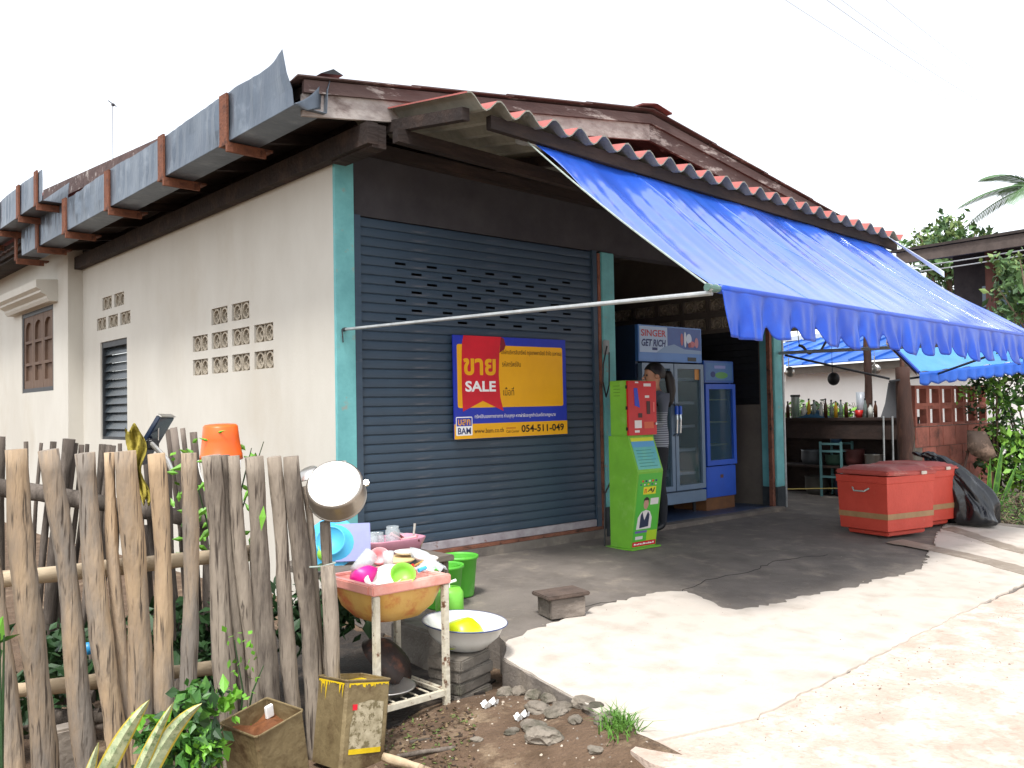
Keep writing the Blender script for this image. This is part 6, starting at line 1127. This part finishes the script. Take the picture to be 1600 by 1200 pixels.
for k in range(11):
    az = k*2*math.pi/11+.3; el_ = (.25,.55,.05)[k%3]; dv = Vector((math.cos(az)*math.cos(el_), math.sin(az)*math.cos(el_), math.sin(el_))); Lf = 1.25; b = MB(); pts = [pc2 + dv*Lf*t + Vector((0,0,-.55*t*t)) for t in np.linspace(0,1,12)]; b.tube(pts, [.018*(1-.8*t) for t in np.linspace(0,1,12)], 5)
    for i in range(2, 12):
        for j in range(3):
            for s_ in (-1, 1):
                p = pts[i-1].lerp(pts[i], j/3); tng = (pts[i]-pts[i-1]).normalized(); sd2 = tng.cross(Vector((0,0,1))).normalized()*s_; ll = .38*math.sin(math.pi*(i/12)*.85+.35); tip = p+(sd2*.7+tng*.75+Vector((0,0,-.25))).normalized()*ll; w_ = tng*.014
                b.add([p-w_, p+w_, p.lerp(tip,.6)+w_*1.1, tip, p.lerp(tip,.6)-w_*1.1], [(0,1,2,4),(4,2,3)])
    b.build('frond', PLMG, PLM)
HG = [mat('hedge_green','#4f7a34','#3f6a2a',9,.5), mat('hedge_bright','#7fae44','#6e9c3a',9,.5), mat('hedge_dark','#26401f','#1f3619',9,.6)]
def hedge(name, label, cs, cat='bush'):
    b0 = cs[0][0]; o = thing(name, (b0.x,b0.y,-.2), label, cat); b = MB()
    for c__, rad, n, sz in cs:
        for k in range(3): b.cur = k; leafcloud(b, c__, rad, n//3, sz)
    b.build('foliage', HG, o); b = MB()
    for c__, rad, n, sz in cs:
        for k in range(4): b.tube([(c__.x+rng.normal()*.05,c__.y+rng.normal()*.05,-.25),(c__.x+rng.normal()*rad[0]*.3,c__.y+rng.normal()*rad[1]*.3,c__.z),(c__.x+rng.normal()*rad[0]*.5,c__.y+rng.normal()*rad[1]*.5,c__.z+rad[2]*.8)], [.014,.010,.004], 6)
    b.build('stem', TRK, o, kind='stuff')
hedge('hedge', 'dense green hedge at the right edge beyond the rubbish bag', [(at(1590,700,11.6),(.40,.45,.75),1100,.055),(at(1610,610,11.8),(.5,.5,.6),800,.055),(at(1640,760,11.2),(.5,.5,.5),600,.055)])
hedge('vine_clump', 'tangled vine clump over the pierced end of the block wall', [(at(1548,620,11.7),(.28,.3,.42),560,.04),(at(1560,690,11.9),(.2,.2,.4),260,.04)], 'plant')
hedge('back_garden_shrub', 'row of small shrubs below the white house wall', [(at(1222+k*22,648-6*(k%2),19.5),(.4,.4,.24),110,.07) for k in range(6)])
b = MB()
for k in range(900):
    q = at(rng.uniform(1535,1640), rng.uniform(770,832), rng.uniform(9.9,10.9)); q.z = max(q.z,-.2); dv = Vector((rng.normal(),rng.normal(),rng.normal()*.6+.4)).normalized()*rng.uniform(.05,.18); s2 = dv.cross(FW).normalized()*.006; b.cur = int(rng.integers(3)); b.add([q-s2,q+s2,q+dv],[(0,1,2)])
b.build('dry_brush', [mat('dry_grass','#8a7f64','#6f654e',9,.9), mat('dry_dark','#4a4238','#3a332b',9,.9), HG[0]], kind='stuff')
AL = thing('upright_leaf_plant', at(1556,800,10.7), 'plant with tall upright pale green leaves beside the spade', 'plant'); AL.location.z = -.18
for (px, py, tp_, tq, w_) in ((1552,800,1568,690,.05),(1545,800,1548,715,.04),(1560,805,1590,725,.045),(1540,800,1530,740,.035)):
    b = MB(); strap(b, at(px,py,10.6), at(tp_,tq,10.5), .0, w_*.7, 10, .1); b.build('leaf', [LEAF, LEAFL], AL)
# ---------------------------------------------------------------- wires, antenna
WIRE = mat('pale_wire','#8d9096',rough=.6)
def wire(p, q, da, db, r_, lb, sag=.25):
    a, c__ = at(*p,da), at(*q,db); dv = c__-a; a2, c2 = a-dv*.25, c__+dv*.25; b = MB(); b.tube([a2.lerp(c2,t)+Vector((0,0,-sag*4*t*(1-t)+sag*.7)) for t in np.linspace(0,1,16)], r_, 5); tag(b.build('power_line', WIRE), lb, 'wire', 'overhead wires')
wire((1222,0),(1600,220),14,22,.003,'lowest of the faint overhead wires at the upper right'); wire((1287,0),(1600,198),14,22,.0036,'second overhead wire from the bottom at the upper right'); wire((1310,0),(1600,188),14,22,.0026,'third overhead wire from the bottom at the upper right'); wire((1380,0),(1600,158),14,22,.0026,'topmost of the overhead wires at the upper right')
wire((1452,414),(1600,391),17,17,.012,'pale wire crossing the dark eave of the timber house',.02); wire((1470,420),(1600,399),17,17,.012,'pale wire just below the first across the timber house',.02)
a = at(176,163,24); ANT = thing('antenna', (a.x,a.y,2), 'thin pale television antenna mast behind the left roof', 'antenna'); b = MB(); b.tube([(a.x,a.y,1.5),tuple(a)], .012, 6); b.build('mast', WIRE, ANT); b = MB(); b.tube([tuple(a-RT*.12+UP*.10), tuple(a+RT*.10-UP*.06)], .012, 6); b.tube([tuple(a-RT*.02+UP*.0), tuple(a+RT*.04-UP*.02)],.04,6); b.build('head', M['lintel'], ANT)
